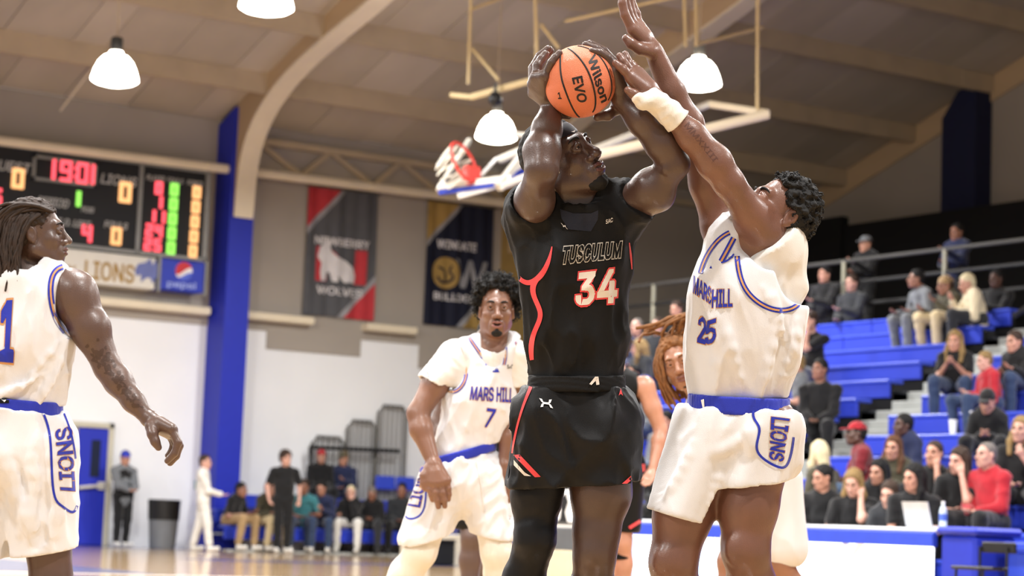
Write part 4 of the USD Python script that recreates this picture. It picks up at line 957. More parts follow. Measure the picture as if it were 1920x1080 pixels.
    F.ell(j, (1436, 462, -60), (34, 46, 110), k=6, sub=True, roll=-.5); F.cap(j, (1450, 400, 0), (1412, 452, -60), 38, 30, k=6, sub=True); F.ell(j, (1502, 486, 10), (64, 88, 150), k=14, sub=True, roll=.15)
    j.cut(F.P(1386, 746, 0), -CU, .012)
    mesh('jersey', j.mesh(.0066), m_wht, t, smooth=True, label='white sleeveless jersey')
    # shorts
    q = Blob(); F.limb(q, [(1384, 752, 4), (1382, 800, 4)], [86, 98], k=26, flat=(CF, .74))
    F.limb(q, [(1338, 800, 8), (1284, 965, -8)], [72, 66], k=22); F.limb(q, [(1430, 800, 0), (1402, 905, -16)], [72, 68], k=22); F.cap(q, (1462, 800, 6), (1474, 860, 8), 34, 28, k=24)
    for a, c in (((1300, 830), (1250, 930)), ((1340, 850), (1420, 800)), ((1400, 780), (1410, 850)), ((1350, 880), (1330, 960))):
        p, _ = lay_px(q, spline([a, ((a[0] + c[0]) / 2, (a[1] + c[1]) / 2 + 6), c], 6), 7.2, -.003); q.limb(list(p), [6 * s * z for z in (.4, .9, 1, 1, .9, .4)], k=.02)
    q.cut(F.P(1385, 768, 0), CU + .05 * CR, .01); q.wrinkle(folds(.026, 9, along(CU + .45 * CR, .14), 41)); q.wrinkle(folds(.008, 24, along(CU, .18), 43))
    # hems: each leg ends in its own plane
    D1 = unit(F.P(1284, 965, -8) - F.P(1338, 800, 8)); D2 = unit(F.P(1402, 905, -16) - F.P(1430, 800, 0))
    c1, n1 = F.P(1281, 973, -8).astype(np.float32), unit(D1 * .8 - CU * .35 - CR * .06).astype(np.float32); c2, n2 = F.P(1400, 908, -16).astype(np.float32), unit(-CU + .1 * CR).astype(np.float32)
    mid = F.P(1345, 900, 0).astype(np.float32); side = unit(CR - .45 * CU).astype(np.float32)
    q.ops.append(('cut', lambda P: np.where((P - mid) @ side > 0, (P - c2) @ n2, (P - c1) @ n1), None, None, .003))
    F.limb(q, [(1290, 940, -8), (1268, 1020, -8)], [57, 60], k=4, sub=True); F.limb(q, [(1406, 880, -16), (1398, 960, -16)], [58, 62], k=4, sub=True)
    mesh('shorts', q.mesh(.0066), m_wht2, t, smooth=True, label='white shorts with blue piping')
    w = Blob(); F.limb(w, [(1385, 736, 4), (1384, 782, 4)], [95, 98], k=10, flat=(CF, .80)); nrm = unit(CU + .05 * CR); w.cut(F.P(1385, 742, 0), nrm, .003); w.cut(F.P(1385, 775, 0), -nrm, .003)
    w.wrinkle(lambda P, D: (.0015 * np.sin((P @ CR) * 900)).astype(np.float32))
    mesh('waistband', w.mesh(.0055), m_rb, t, smooth=True, label='royal blue ribbed waistband')
    mesh('emblem', shape(w, [(1314, 750), (1320, 748), (1321, 764), (1328, 766), (1318, 768)], 7.2), m_whitep, t, smooth=True)
    # print and trim
    stripes(t, j, [(1382, 480), (1386, 510), (1400, 545), (1430, 572), (1465, 582), (1495, 572), (1508, 540), (1511, 505)], 7.2, 10, 3.6)
    stripes(t, j, [(1313, 512), (1325, 480), (1345, 452), (1368, 436)], 7.2, 9, 3.2)
    stripes(t, j, [(1376, 446), (1362, 472), (1352, 490)], 7.2, 11, 4); mesh('trim', band(j, [(1352, 492), (1364, 488), (1376, 476)], 3, 7.2), m_rb, t, smooth=True)
    def tx(nm, txt, qd, g=.03, go=.075): mesh(nm, text_decal(j, txt, qd, 7.2, go, .0025), m_gt, t, smooth=True); mesh(nm, text_decal(j, txt, qd, 7.2, g, .0045), m_rb, t, smooth=True)
    tx('lettering', 'MARS', [(1299, 548), (1333, 570), (1334, 540), (1301, 517)], .035, .08); tx('lettering', 'HILL', [(1335, 576), (1373, 574), (1373, 543), (1336, 544)], .035, .08)
    tx('number', '2', [(1308, 640), (1322, 644), (1324, 600), (1311, 592)], .04, .075); tx('number', '5', [(1322, 646), (1341, 640), (1343, 598), (1325, 604)], .04, .075)
    mesh('emblem', text_decal(j, 'SAC', [(1366, 487), (1374, 483), (1374, 478), (1366, 482)], 7.2, .03, .003), m_blk, t, smooth=True)
    mesh('emblem', shape(j, [(1330, 503), (1333, 498), (1335, 503)], 7.2), m_rb, t, smooth=True)
    mesh('piping', band(q, [(1413, 770), (1417, 790), (1424, 806), (1419, 840), (1434, 862), (1461, 876), (1474, 874), (1486, 838), (1488, 820)], 4.5, 7.2), m_rb, t, smooth=True, label='blue line edging the side panel')
    mesh('lettering', text_decal(q, 'LIONS', [(1447, 782), (1443, 860), (1468, 866), (1480, 786)], 7.2, .08, .0025), m_gt, t, smooth=True); mesh('lettering', text_decal(q, 'LIONS', [(1447, 782), (1443, 860), (1468, 866), (1480, 786)], 7.2, .04, .0045), m_rb, t, smooth=True)
    # tattoo lettering on the forearm is ink in the skin
    mesh('tattoo', text_decal(b, 'MMXXIII', [(1283, 236), (1338, 304), (1347, 298), (1292, 228)], 7.2, .0, .0008, 5), mat('tattoo_ink', '#5d4038', .5), t, smooth=True)
    for a in (ra, la): shoe(t, [a[0] + .03 * CF[0], a[1] + .03 * CF[1], .05], [a[0] - .22 * CF[0] - .12 * CR[0], a[1] - .22 * CF[1] - .12 * CR[1], 0], m_whitep, m_rb)
defender()
# ------------------------------------------------------------------ white number 7, waiting behind
m_sk7 = skin('number_seven', '#7f5946'); m_lip7 = mat('lip_seven', '#8a5a52', .4)
def seven():
    F = Fig(10.4); s = F.s; t = thing('person', 'player in white number 7 jersey with black curly hair and goatee', 'person')
    b = Blob(); L = head_prims(b, F.P(931, 583, 0), camdir(.05, .06, 1), camdir(.03, 1, -.1), 1.04, jaw=.9, mouth_open=1.3)
    F.limb(b, [(929, 605, 8), (922, 650, 14)], [25, 29], k=14); F.cap(b, (856, 668, 8), (962, 660, 10), 22, k=18)
    F.limb(b, [(908, 690, 8), (866, 850, 8)], [50, 44], k=20, flat=(CF, .66))
    F.limb(b, [(848, 672, 6), (815, 722, -8), (784, 775, -24)], [28, 25, 20], k=10); F.limb(b, [(784, 775, -24), (790, 805, -36), (812, 866, -62)], [20, 21, 13], k=10)
    F.hand(b, (813, 868, -64), [(806, 902, -76), (815, 905, -80), (827, 904, -80), (838, 900, -76)],
           [[(807, 918, -80), (809, 928, -80), (811, 937, -78)], [(817, 924, -84), (820, 938, -84), (822, 950, -82)], [(830, 924, -84), (833, 938, -84), (834, 949, -82)], [(841, 916, -79), (842, 927, -79), (841, 937, -77)]],
           [(803, 880, -68), (796, 892, -72), (795, 906, -74), (797, 916, -76)], rp=10, rf=6.4)
    F.limb(b, [(966, 668, 10), (968, 720, 20), (962, 775, 22)], [27, 23, 19], k=10); F.limb(b, [(962, 775, 22), (954, 820, 4), (946, 868, -10)], [19, 19, 12], k=10)
    F.hand(b, (946, 870, -10), [(938, 902, -14), (946, 905, -16), (954, 905, -14), (961, 902, -10)], [[(938, 920, -16), (938, 934, -14)], [(946, 924, -18), (946, 940, -16)], [(954, 923, -16), (954, 938, -14)], [(961, 917, -12), (960, 930, -10)]], [(936, 884, -14), (930, 898, -16), (929, 910, -16)], rp=10, rf=6.4)
    ra, la = F.ground(700, 10, .1), F.ground(955, 12, .1); kr, kl = F.P(788, 1035, -16), F.P(932, 1035, -16)
    for h, k_, a in ((F.P(838, 890, 8), kr, ra), (F.P(902, 890, 8), kl, la)):
        b.limb([h, (h + k_) / 2, k_], [33 * s, 30 * s, 26 * s], k=.03).limb([k_, k_ + (a - k_) * .3 + .02 * CF, a], [27 * s, 29 * s, 16 * s], k=.03); b.cap(a, a - .16 * CF - [0, 0, .05], .04, .034, k=.03)
    hb = F.box(875, 520, 985, 640, -60, 60); h1 = F.box(785, 855, 855, 960, -110, -30)
    mesh('body', [b.mesh(.0078, holes=(hb, h1)), b.mesh(.0031, *hb), b.mesh(.0036, *h1)], m_sk7, t, smooth=True)
    face_parts(t, L, m_hairb, m_lip7, look=(.05, .18), mouth_open=1.3)
    hc = hair_cap(L, .034, .022, freq=45, seed=14, front=.012, low=-.02, line=.0); hm = hc.mesh(.0055); mesh('hair', hm, m_hairb, t, smooth=True, label='black curly hair, full on top')
    mesh('hair_coils', curls(L, hm, 1100, .0065, .026, 15, .6), m_hairb, t, smooth=True, kind='stuff')
    g = Blob(); Q = Loc(g, L.c, L.Y, L.Z, L.sc); Q.ell((0, .077, -.104), (.029, .025, .0215), k=.006).cap((0, .1, -.086), (0, .096, -.1), .006, .01); mesh('goatee', g.mesh(.0035), m_hairb, t, smooth=True)
    g = Blob(); Q = Loc(g, L.c, L.Y, L.Z, L.sc); Q.cap((-.024, .0995, -.056), (-.004, .1085, -.0485), .003).cap((.024, .0995, -.056), (.004, .1085, -.0485), .003); mesh('moustache', g.mesh(.0025), m_hairb, t, smooth=True)
    k = Blob(); F.limb(k, [(860, 674, 8), (956, 666, 10)], [27, 26], k=16); F.limb(k, [(906, 692, 8), (890, 760, 6)], [58, 56], k=20, flat=(CF, .66)); F.limb(k, [(854, 672, 6), (812, 722, -8)], [35, 32], k=14); F.limb(k, [(962, 668, 10), (972, 720, 18)], [32, 30], k=14); F.cap(k, (926, 640, 6), (920, 668, 8), 34, 38, k=12)
    k.cut(F.P(811, 722, -8), F.P(790, 762, -20) - F.P(848, 672, 6), .003); k.cut(F.P(972, 724, 18), -CU, .003); k.wrinkle(folds(.008, 16, along(CU, .3), 51)); k.wrinkle(folds(.004, 40, along(CU - CR, .3), 52))
    F.cap(k, (930, 600, -2), (925, 640, -6), 30, 29, k=4, sub=True); F.cap(k, (815, 716, -8), (790, 765, -20), 28, 26, k=4, sub=True); k.cut(F.P(900, 780, 0), -CU, .01)
    mesh('shirt', k.mesh(.0078), m_tee, t, smooth=True, label='white short-sleeved shirt under the jersey')
    j = Blob(); F.limb(j, [(912, 690, 8), (898, 750, 6), (866, 852, 6)], [62, 64, 59], k=26, flat=(CF, .70)); F.cap(j, (876, 664, 8), (950, 658, 10), 35, k=18)
    j.wrinkle(folds(.018, 10, along(CU * .9 + CR * .4, .15), 55)); j.wrinkle(folds(.010, 26, along(CU, .35), 56))
    F.ell(j, (840, 682, 0), (34, 50, 90), k=6, sub=True, roll=-.1); F.cap(j, (930, 610, -10), (924, 668, -30), 32, 21, k=5, sub=True); F.ell(j, (985, 690, 0), (24, 60, 80), k=6, sub=True)
    j.cut(F.P(866, 848, 0), -CU + .27 * CR, .008); mesh('jersey', j.mesh(.0078), m_wht, t, smooth=True, label='white sleeveless jersey')
    w = Blob(); F.limb(w, [(870, 836, 6), (860, 870, 6)], [62, 64], k=8, flat=(CF, .78)); n = unit(CU - .27 * CR); w.cut(F.P(866, 842, 0), n, .003); w.cut(F.P(866, 861, 0), -n, .003); mesh('waistband', w.mesh(.007), m_rb, t, smooth=True, label='royal blue waistband')
    q = Blob(); F.limb(q, [(862, 862, 6), (858, 900, 6)], [60, 66], k=16, flat=(CF, .78)); F.limb(q, [(838, 890, 8), (792, 1012, -10)], [50, 46], k=14); F.limb(q, [(902, 890, 8), (928, 1005, -8)], [50, 40], k=14)
    q.cut(F.P(866, 856, 0), n, .006); q.wrinkle(folds(.018, 10, along(CU + .2 * CR, .14), 61)); q.wrinkle(folds(.010, 28, along(CU + .5 * CR, .35), 62))
    c1, n1 = F.P(788, 1018, -10).astype(np.float32), unit(-CU + .3 * CR).astype(np.float32); c2, n2 = F.P(928, 1008, -8).astype(np.float32), unit(-CU - .2 * CR).astype(np.float32); mid = F.P(862, 940, 0).astype(np.float32)
    q.ops.append(('cut', lambda P: np.where((P - mid) @ CR > 0, (P - c2) @ n2, (P - c1) @ n1), None, None, .003))
    F.limb(q, [(800, 990, -8), (780, 1050, -12)], [37, 38], k=3, sub=True); F.limb(q, [(925, 980, -6), (934, 1050, -10)], [33, 34], k=3, sub=True)
    mesh('shorts', q.mesh(.0078), m_wht2, t, smooth=True, label='white shorts with blue lettering')
    for h, k_, a, nm in ((F.P(838, 890, 8), kr, ra, 'right'), (F.P(902, 890, 8), kl, la, 'left')):
        g = Blob(); g.limb([h + (k_ - h) * .55, k_], [31 * s, 30 * s], k=.03).limb([k_, k_ + (a - k_) * .3 + .02 * CF, a], [29 * s, 31 * s, 18 * s], k=.03); mesh('tights', g.mesh(.011), m_wtight, t, smooth=True)
        shoe(t, [a[0] + .03 * CF[0], a[1] + .03 * CF[1], 0], [a[0] - .25 * CF[0], a[1] - .25 * CF[1], 0], m_whitep, m_rb)
    stripes(t, j, [(846, 640), (862, 655), (874, 690), (872, 712), (860, 730), (838, 733)], 10.4, 7, 2.5); stripes(t, j, [(878, 629), (890, 648), (904, 668), (914, 684)], 10.4, 6.5, 2.4); stripes(t, j, [(945, 684), (948, 662), (946, 640)], 10.4, 6, 2.2)
    stripes(t, j, [(966, 640), (972, 660), (974, 690)], 10.4, 4, 1.6)
    def tx(txt, qd, g=.03, go=.075, nm='lettering', d=j): mesh(nm, text_decal(d, txt, qd, 10.4, go, .0025, 5), m_gt, t, smooth=True); mesh(nm, text_decal(d, txt, qd, 10.4, g, .0045, 5), m_rb, t, smooth=True)
    tx('MARS', [(881, 749), (925, 752), (926, 727), (884, 725)], .03, .07); tx('HILL', [(931, 752), (962, 754), (963, 729), (932, 727)], .03, .07); tx('7', [(908, 800), (922, 801), (930, 768), (914, 766)], .02, .05, 'number')
    tx('LIONS', [(787, 951), (803, 876), (778, 872), (765, 947)], .035, .07, 'lettering', q)
    mesh('piping', band(q, [(802, 895), (798, 930), (788, 965), (766, 972), (760, 958)], 3.2, 10.4), m_rb, t, smooth=True)
    mesh('emblem', [shape(j, p, 10.4) for p in ([(923, 698), (926, 693), (928, 698)], [(927, 698), (929, 690), (933, 698)], [(932, 698), (931, 688), (937, 698)])], m_rb, t, smooth=True)
    mesh('emblem', text_decal(j, 'SAC', [(951, 691), (962, 691), (962, 684), (951, 684)], 10.4, .03, .003, 4), m_blk, t, smooth=True)
    mesh('drawstring', tube(lay_px(q, spline([(893, 866), (900, 900), (908, 960)], 10), 10.4, .004)[0], .003), m_tee, t, smooth=True)
seven()
# ------------------------------------------------------------------ white number 1 at the left edge, seen from behind
m_sk1 = skin('number_one', '#5b443a'); m_lip1 = mat('lip_one', '#64403a', .4); m_dread = mat('dread_brown', '#33241b', .7, vary=.5, scale=40)
def one():
    F = Fig(8.3); s = F.s; t = thing('person', 'player in white number 1 jersey seen from behind, dreadlocks and tattooed arm', 'person')
    b = Blob(); L = head_prims(b, F.P(68, 440, 0), camdir(.90, .03, -.12), camdir(-.1, 1, 0), 1.04)
    F.limb(b, [(55, 450, 6), (35, 510, 10)], [33, 38], k=16); F.cap(b, (-75, 525, 10), (125, 540, 0), 34, k=20); F.limb(b, [(30, 560, 0), (15, 750, 0)], [72, 64], k=20, flat=(CF, .66))
    F.limb(b, [(134, 548, 0), (168, 615, -6), (203, 690, -12)], [44, 35, 25], k=14); F.ell(b, (146, 560, -4), (36, 46, 36), k=14, roll=.3); F.ell(b, (176, 622, -10), (26, 36, 26), k=14, roll=.4)
    F.limb(b, [(203, 690, -12), (222, 715, -18), (250, 752, -28), (274, 780, -36)], [25, 26, 20, 15], k=12)
    F.hand(b, (276, 783, -36), [(321, 804, -64), (322, 809, -52), (320, 812, -40), (315, 811, -28)],
           [[(334, 830, -70), (327, 850, -71), (314, 864, -68)], [(336, 836, -54), (330, 855, -53), (319, 868, -50)], [(332, 838, -40), (327, 854, -38), (318, 864, -36)], [(325, 832, -28), (321, 846, -26), (314, 854, -25)]],
           [(283, 800, -56), (286, 814, -66), (291, 828, -70), (297, 839, -70)], rp=12, rf=7.6)
    F.limb(b, [(-88, 540, 10), (-130, 620, 0), (-140, 700, -10)], [40, 32, 24], k=14); F.limb(b, [(-140, 700, -10), (-120, 760, -60), (-95, 800, -100)], [24, 25, 15], k=12)
    F.hand(b, (-93, 802, -102), [(-70, 812, -120), (-72, 820, -116), (-76, 827, -112), (-80, 833, -108)], [[(-52, 818, -124), (-40, 826, -124)], [(-54, 828, -120), (-42, 838, -120)], [(-58, 838, -116), (-48, 848, -116)], [(-66, 844, -110), (-58, 854, -110)]], [(-82, 800, -116), (-68, 800, -128), (-58, 804, -132)], rp=13, rf=8)
    ra, la = F.ground(96, 0, .1), F.ground(-75, 0, .1); kr, kl = F.P(96, 1085, -14), F.P(-70, 1085, -14)
    for h, k_, a in ((F.P(75, 850, 0), kr, ra), (F.P(-45, 850, 0), kl, la)):
        b.limb([h, (h + k_) / 2, k_], [56 * s, 50 * s, 38 * s], k=.03).limb([k_, k_ + (a - k_) * .3 + .02 * CF, a], [37 * s, 41 * s, 20 * s], k=.03); b.cap(a, a + .14 * CR - [0, 0, .05], .042, .035, k=.03)
    hb = F.box(0, 360, 150, 520, -75, 75); h1 = F.box(255, 765, 345, 880, -90, 0)
    mesh('body', [b.mesh(.0072, holes=(hb, h1)), b.mesh(.0036, *hb), b.mesh(.0034, *h1)], m_sk1, t, smooth=True)
    face_parts(t, L, m_hairb, m_lip1)
    mesh('hair', hair_cap(L, .010, .006, freq=90, seed=3, front=.04, low=-.045).mesh(.005), m_dread, t, smooth=True)
    g = np.random.default_rng(8); A, M, B = [], [], []
    for i in range(210):
        f = i / 120; x = g.uniform(-.066, .082); y0 = g.uniform(-.06, .075)
        A.append(L.p((x, y0, .118 - .16 * abs(x) - .5 * max(0, y0 - .02)))); M.append(L.p((x * 1.2, -.105 - g.uniform(0, .035), .045 + g.uniform(-.05, .05)))); B.append(L.p((x * 1.35 + g.uniform(-.02, .02), -.10 - g.uniform(0, .07), -.16 - g.uniform(0, .1))))
    for i in range(150):
        x = g.uniform(.05, .085); y0 = g.uniform(-.10, .025)
        A.append(L.p((x, y0, .085 - .4 * (x - .05)))); M.append(L.p((x * .6 + .052, min(y0 * .7 - .05, -.045), -.01))); B.append(L.p((x + .02 + g.uniform(0, .02), min(y0 - .02, -.035) - g.uniform(0, .06), -.17 - g.uniform(0, .1))))
    ds = dreads((A, M), B, 9, r=.0072, wig=.008)
    mesh('dreadlocks', ds, m_dread, t, smooth=True, kind='stuff', label='brown-black dreadlocks falling to the shoulders')
    j = Blob(); F.limb(j, [(25, 560, 0), (25, 640, 0), (12, 765, 2)], [104, 112, 102], k=30, flat=(CF, .68)); F.cap(j, (-60, 522, 8), (92, 528, 2), 36, k=24)
    for a, c in (((110, 640), (30, 735)), ((80, 700), (-20, 745)), ((130, 660), (70, 745))):
        p, _ = lay_px(j, spline([a, ((a[0] + c[0]) / 2 - 4, (a[1] + c[1]) / 2 + 10), c], 6), 8.3, -.002); j.limb(list(p), [7 * s * z for z in (.4, .9, 1, 1, .9, .4)], k=.02)
    j.wrinkle(folds(.022, 9, along(CU * .8 + CR * .5, .14), 71)); j.wrinkle(folds(.010, 22, along(CU, .35), 72))
    F.ell(j, (150, 560, -10), (40, 74, 130), k=6, sub=True, roll=.18); F.cap(j, (60, 450, 0), (38, 500, -20), 40, 40, k=6, sub=True); j.cut(F.P(12, 752, 0), -CU - .1 * CR, .01)
    mesh('jersey', j.mesh(.0072), m_wht, t, smooth=True, label='white sleeveless jersey')
    w = Blob(); F.limb(w, [(14, 740, 2), (14, 785, 2)], [102, 104], k=8, flat=(CF, .76)); n = unit(CU + .12 * CR); w.cut(F.P(14, 742, 0), n, .003); w.cut(F.P(14, 772, 0), -n, .003); w.wrinkle(lambda P, D: (.0014 * np.sin((P @ CR) * 800)).astype(np.float32)); mesh('waistband', w.mesh(.0065), m_rb, t, smooth=True, label='royal blue ribbed waistband')
    q = Blob(); F.limb(q, [(14, 768, 2), (14, 830, 2)], [102, 116], k=20, flat=(CF, .78)); F.limb(q, [(75, 840, 0), (82, 1030, -6)], [70, 62], k=18); F.limb(q, [(-45, 840, 0), (-52, 1030, -6)], [70, 62], k=18); q.cut(F.P(14, 764, 0), n, .006)
    for a, c in (((60, 860), (40, 1000)), ((20, 900), (60, 1010)), ((-10, 830), (30, 950)), ((90, 820), (100, 1000))):
        p, _ = lay_px(q, spline([a, ((a[0] + c[0]) / 2 + 10, (a[1] + c[1]) / 2), c], 6), 8.3, -.003); q.limb(list(p), [8 * s * z for z in (.4, .9, 1, 1, .9, .4)], k=.025)
    q.wrinkle(folds(.026, 9, along(CU, .12), 81)); q.wrinkle(folds(.011, 24, along(CU, .3), 82)); q.cut(F.P(85, 1034, 0), -CU + .14 * CR, .003)
    F.limb(q, [(82, 1000, -4), (84, 1060, -6)], [54, 56], k=3, sub=True); F.limb(q, [(-50, 1000, -4), (-52, 1060, -6)], [54, 56], k=3, sub=True); F.cap(q, (136, 1004, -64), (142, 1040, -60), 5, 12, k=2, sub=True)
    mesh('shorts', q.mesh(.0072), m_wht2, t, smooth=True, label='white shorts with blue lettering down the side')
    stripes(t, j, [(118, 500), (100, 515), (95, 545), (100, 580), (112, 608), (133, 632)], 8.3, 11, 3.6)
    def tx(txt, qd, d, nm, g=.04, go=.09): mesh(nm, text_decal(d, txt, qd, 8.3, go, .0025), m_gt, t, smooth=True); mesh(nm, text_decal(d, txt, qd, 8.3, g, .0045), m_rb, t, smooth=True)
    tx('1', [(0, 672), (23, 674), (30, 568), (4, 570)], j, 'number', .06, .10)
    tx('LIONS', [(141, 920), (134, 800), (104, 806), (114, 918)], q, 'lettering', .035, .065)
    mesh('piping', band(q, [(78, 768), (90, 800), (96, 850), (104, 935), (118, 950), (134, 960), (145, 948)], 4.5, 8.3), m_rb, t, smooth=True, label='blue line edging the side panel')
    mesh('piping', band(q, [(120, 775), (134, 815), (142, 860)], 3.5, 8.3), m_rb, t, smooth=True)
    mesh('tag', [shape(w, [(-4, 744), (17, 744), (17, 756), (-4, 756)], 8.3, .003)], m_blk, t, smooth=True); mesh('emblem', [shape(w, [(0, 746), (15, 746), (8, 754)], 8.3, .005)], m_whitep, t, smooth=True)
    # tattoo: dark ink patches on the forearm
    gg = np.random.default_rng(4); pol = []
    for i in range(110):
        u = gg.uniform(0, 1); a = np.array([178, 655]) * (1 - u) + np.array([258, 762]) * u + gg.normal(size=2) * [8, 7] * (1 - .45 * u)
        ang = np.linspace(0, 2 * np.pi, 9)[:-1]; pol.append(Polygon(a + np.c_[np.cos(ang), np.sin(ang)] * gg.uniform(2.2, 6.0, (8, 1)) * (1 - .3 * u)).buffer(0))
    mesh('tattoo', decal(b, poly_mesh(shapely.union_all(pol)), lambda x, y: (x, y), 8.3, .0008, 5), mat('tattoo_ink_dark', '#48352c', .5), t, smooth=True, kind='stuff')
    for a in (ra, la): shoe(t, [a[0] - .04 * CR[0], a[1] - .04 * CR[1], 0], [a[0] + .25 * CR[0], a[1] + .25 * CR[1], 0], m_whitep, m_rb)
one()
# ================================================================== bleachers
RX0, RT, RR, RZ0, NR = 14.8, .55, .28, .45, 13
def rowX(k): return RX0 + RT * k
def rowZ(k): return RZ0 + RR * k
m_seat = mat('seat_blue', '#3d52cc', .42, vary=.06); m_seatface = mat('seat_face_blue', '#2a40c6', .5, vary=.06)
m_deckg = mat('foot_deck_grey', '#3c3f46', .7); m_step = mat('aisle_step_grey', '#aeb2b0', .75, vary=.08, scale=3); m_under = mat('under_frame_dark', '#141519', .8)
bl = thing('bleacher', 'bank of royal blue bench rows with a grey stepped aisle on the right', 'bleacher')
AY0, AY1 = 19.15, 20.3
YB0, YB1 = 9.0, 33.2
for k in range(NR):
    x, z = rowX(k), rowZ(k)
    for y0, y1 in ((AY1, 23.0 if k < 5 else 28.4), (YB0, AY0)):
        n = max(1, round((y1 - y0) / 2.6)); w = (y1 - y0) / n
        for i in range(n):
            a, b = y0 + w * i, y0 + w * (i + 1)
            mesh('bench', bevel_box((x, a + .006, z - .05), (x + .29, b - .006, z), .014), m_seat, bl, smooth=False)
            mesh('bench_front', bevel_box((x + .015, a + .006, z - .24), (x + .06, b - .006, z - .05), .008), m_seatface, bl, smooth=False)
        mesh('foot_deck', box((x - RT + .28, y0, z - .45), (x + .08, y1, z - .42)), m_deckg, bl, smooth=False)
        mesh('riser', box((x + .06, y0, z - .45 - (.2 if k else .0)), (x + .09, y1, z - .05)), m_under, bl, smooth=False)
    for h in range(2):
        zz = z - .43 + h * .14; xx = x - .27 + h * .275
        mesh('aisle_step', bevel_box((xx, AY0 + .06, zz - .14), (xx + .32, AY1 - .06, zz), .012), m_step, bl, smooth=False)
for y, k0 in ((AY0, 0), (AY1, 0), (23.02, 0), (28.42, 5)): mesh('end_panel', prism([(rowX(k0) + .3, 0), (rowX(NR), 0), (rowX(NR), rowZ(NR) - .45), (rowX(k0) + .3, rowZ(k0) - .3)], lambda q: (q[0], y - .02, q[1]), lambda q: (q[0], y + .02, q[1])), m_under, bl, smooth=False)
# the walkway above, its rail and the dark curtain wall behind
WX, WZ = rowX(NR), rowZ(NR) - .3
wk = structure('floor_1', box((WX, 4.0, WZ - .3), (XW, YW, WZ)), mat('walkway_dark', '#1c1c1f', .8))
mesh('fascia', box((WX - .04, 4.0, WZ - .5), (WX, YW, WZ)), m_black, wk, smooth=False)
cw = structure('wall_1', [box((29.0, 4.0, WZ), (29.1, 33.4, 6.92))], m_black)
mesh('curtain_bump', [box((28.9, 32.0, WZ), (29.1, 33.6, 7.1))], m_black, cw, smooth=False)
rl = thing('walkway_rail', 'pale posts and dark rails along the walkway above the bleachers', 'railing')
xr = WX + .12
for y in (31.6, 29.15, 26.75, 24.35, 22.2, 20.05, 17.9): mesh('post', rod((xr, y, WZ), (xr, y, WZ + 1.06), .035), m_post, rl)
for zz in (1.06, .72, .38): mesh('rail', rod((xr, 15, WZ + zz), (xr, 32.2, WZ + zz), .032), mat('rail_dull', '#4c4b48', .6) if zz > 1 else m_rail, rl)
mesh('aisle_handrail', [tube([(rowX(9) + .1, 18.75, rowZ(9) + .5), (rowX(12), 18.75, rowZ(12) + .55)], .035)], m_rail, rl)
# ------------------------------------------------------------------ small bleacher against the scoreboard wall
sl = thing('bleacher', 'small retracted blue bleacher in front of the white wall, left of centre', 'bleacher')
for k in range(3):
    y, z = 34.15 + .42 * k, .45 + .28 * k
    for i in range(3):
        a, b = 16.6 + 2.15 * i, 16.6 + 2.15 * (i + 1)
        mesh('bench', bevel_box((a + .006, y, z - .05), (b - .006, y + .28, z), .012), m_seat, sl, smooth=False); mesh('bench_front', bevel_box((a + .006, y + .015, z - .24), (b - .006, y + .06, z - .05), .008), m_seatface, sl, smooth=False)
    mesh('foot_deck', box((16.6, y - .16, z - .45), (23.05, y + .06, z - .42)), m_step, sl, smooth=False)
for x in (19.9, 20.35): mesh('seat_back', bevel_box((x + .32, 35.2, 1.22), (x + .74, 35.26, 1.48), .02), m_seat, sl, smooth=False)
for i, (u0, u1, vt, vb) in enumerate(((586, 646, 818, 882), (653, 705, 788, 872), (711, 763, 760, 868))):
    a, c = hit(u0, vt, 1, 35.38), hit(u1, vt, 1, 35.38); zb = 0.0
    g = thing('stacked_guardrail', ['lowest grey guardrail with upright bars by the wall', 'middle grey guardrail with upright bars by the wall', 'tallest grey guardrail with upright bars beside the number 7 player'][i], 'guardrail', group='guardrails against the white wall')
    fr = [a - [0, 0, a[2] - zb], a - [0, 0, .12], a + [.1, 0, 0], c - [.1, 0, 0] + [0, 0, a[2] - c[2]], [c[0], c[1], a[2] - .12], [c[0], c[1], zb]]
    mesh('frame', tube(np.array(fr), .03, 8), m_grey, g, smooth=60)
    for q in np.linspace(a[0] + .1, c[0] - .1, 5): mesh('bar', rod((q, 35.38, zb), (q, 35.38, a[2] - .02), .016), m_grey, g)
mesh('long_rail', [rod(hit(582, 838, 1, 35.2), hit(748, 846, 1, 35.2), .04), rod(hit(582, 838, 1, 35.2), hit(584, 885, 1, 35.2), .035)], m_rail, sl)
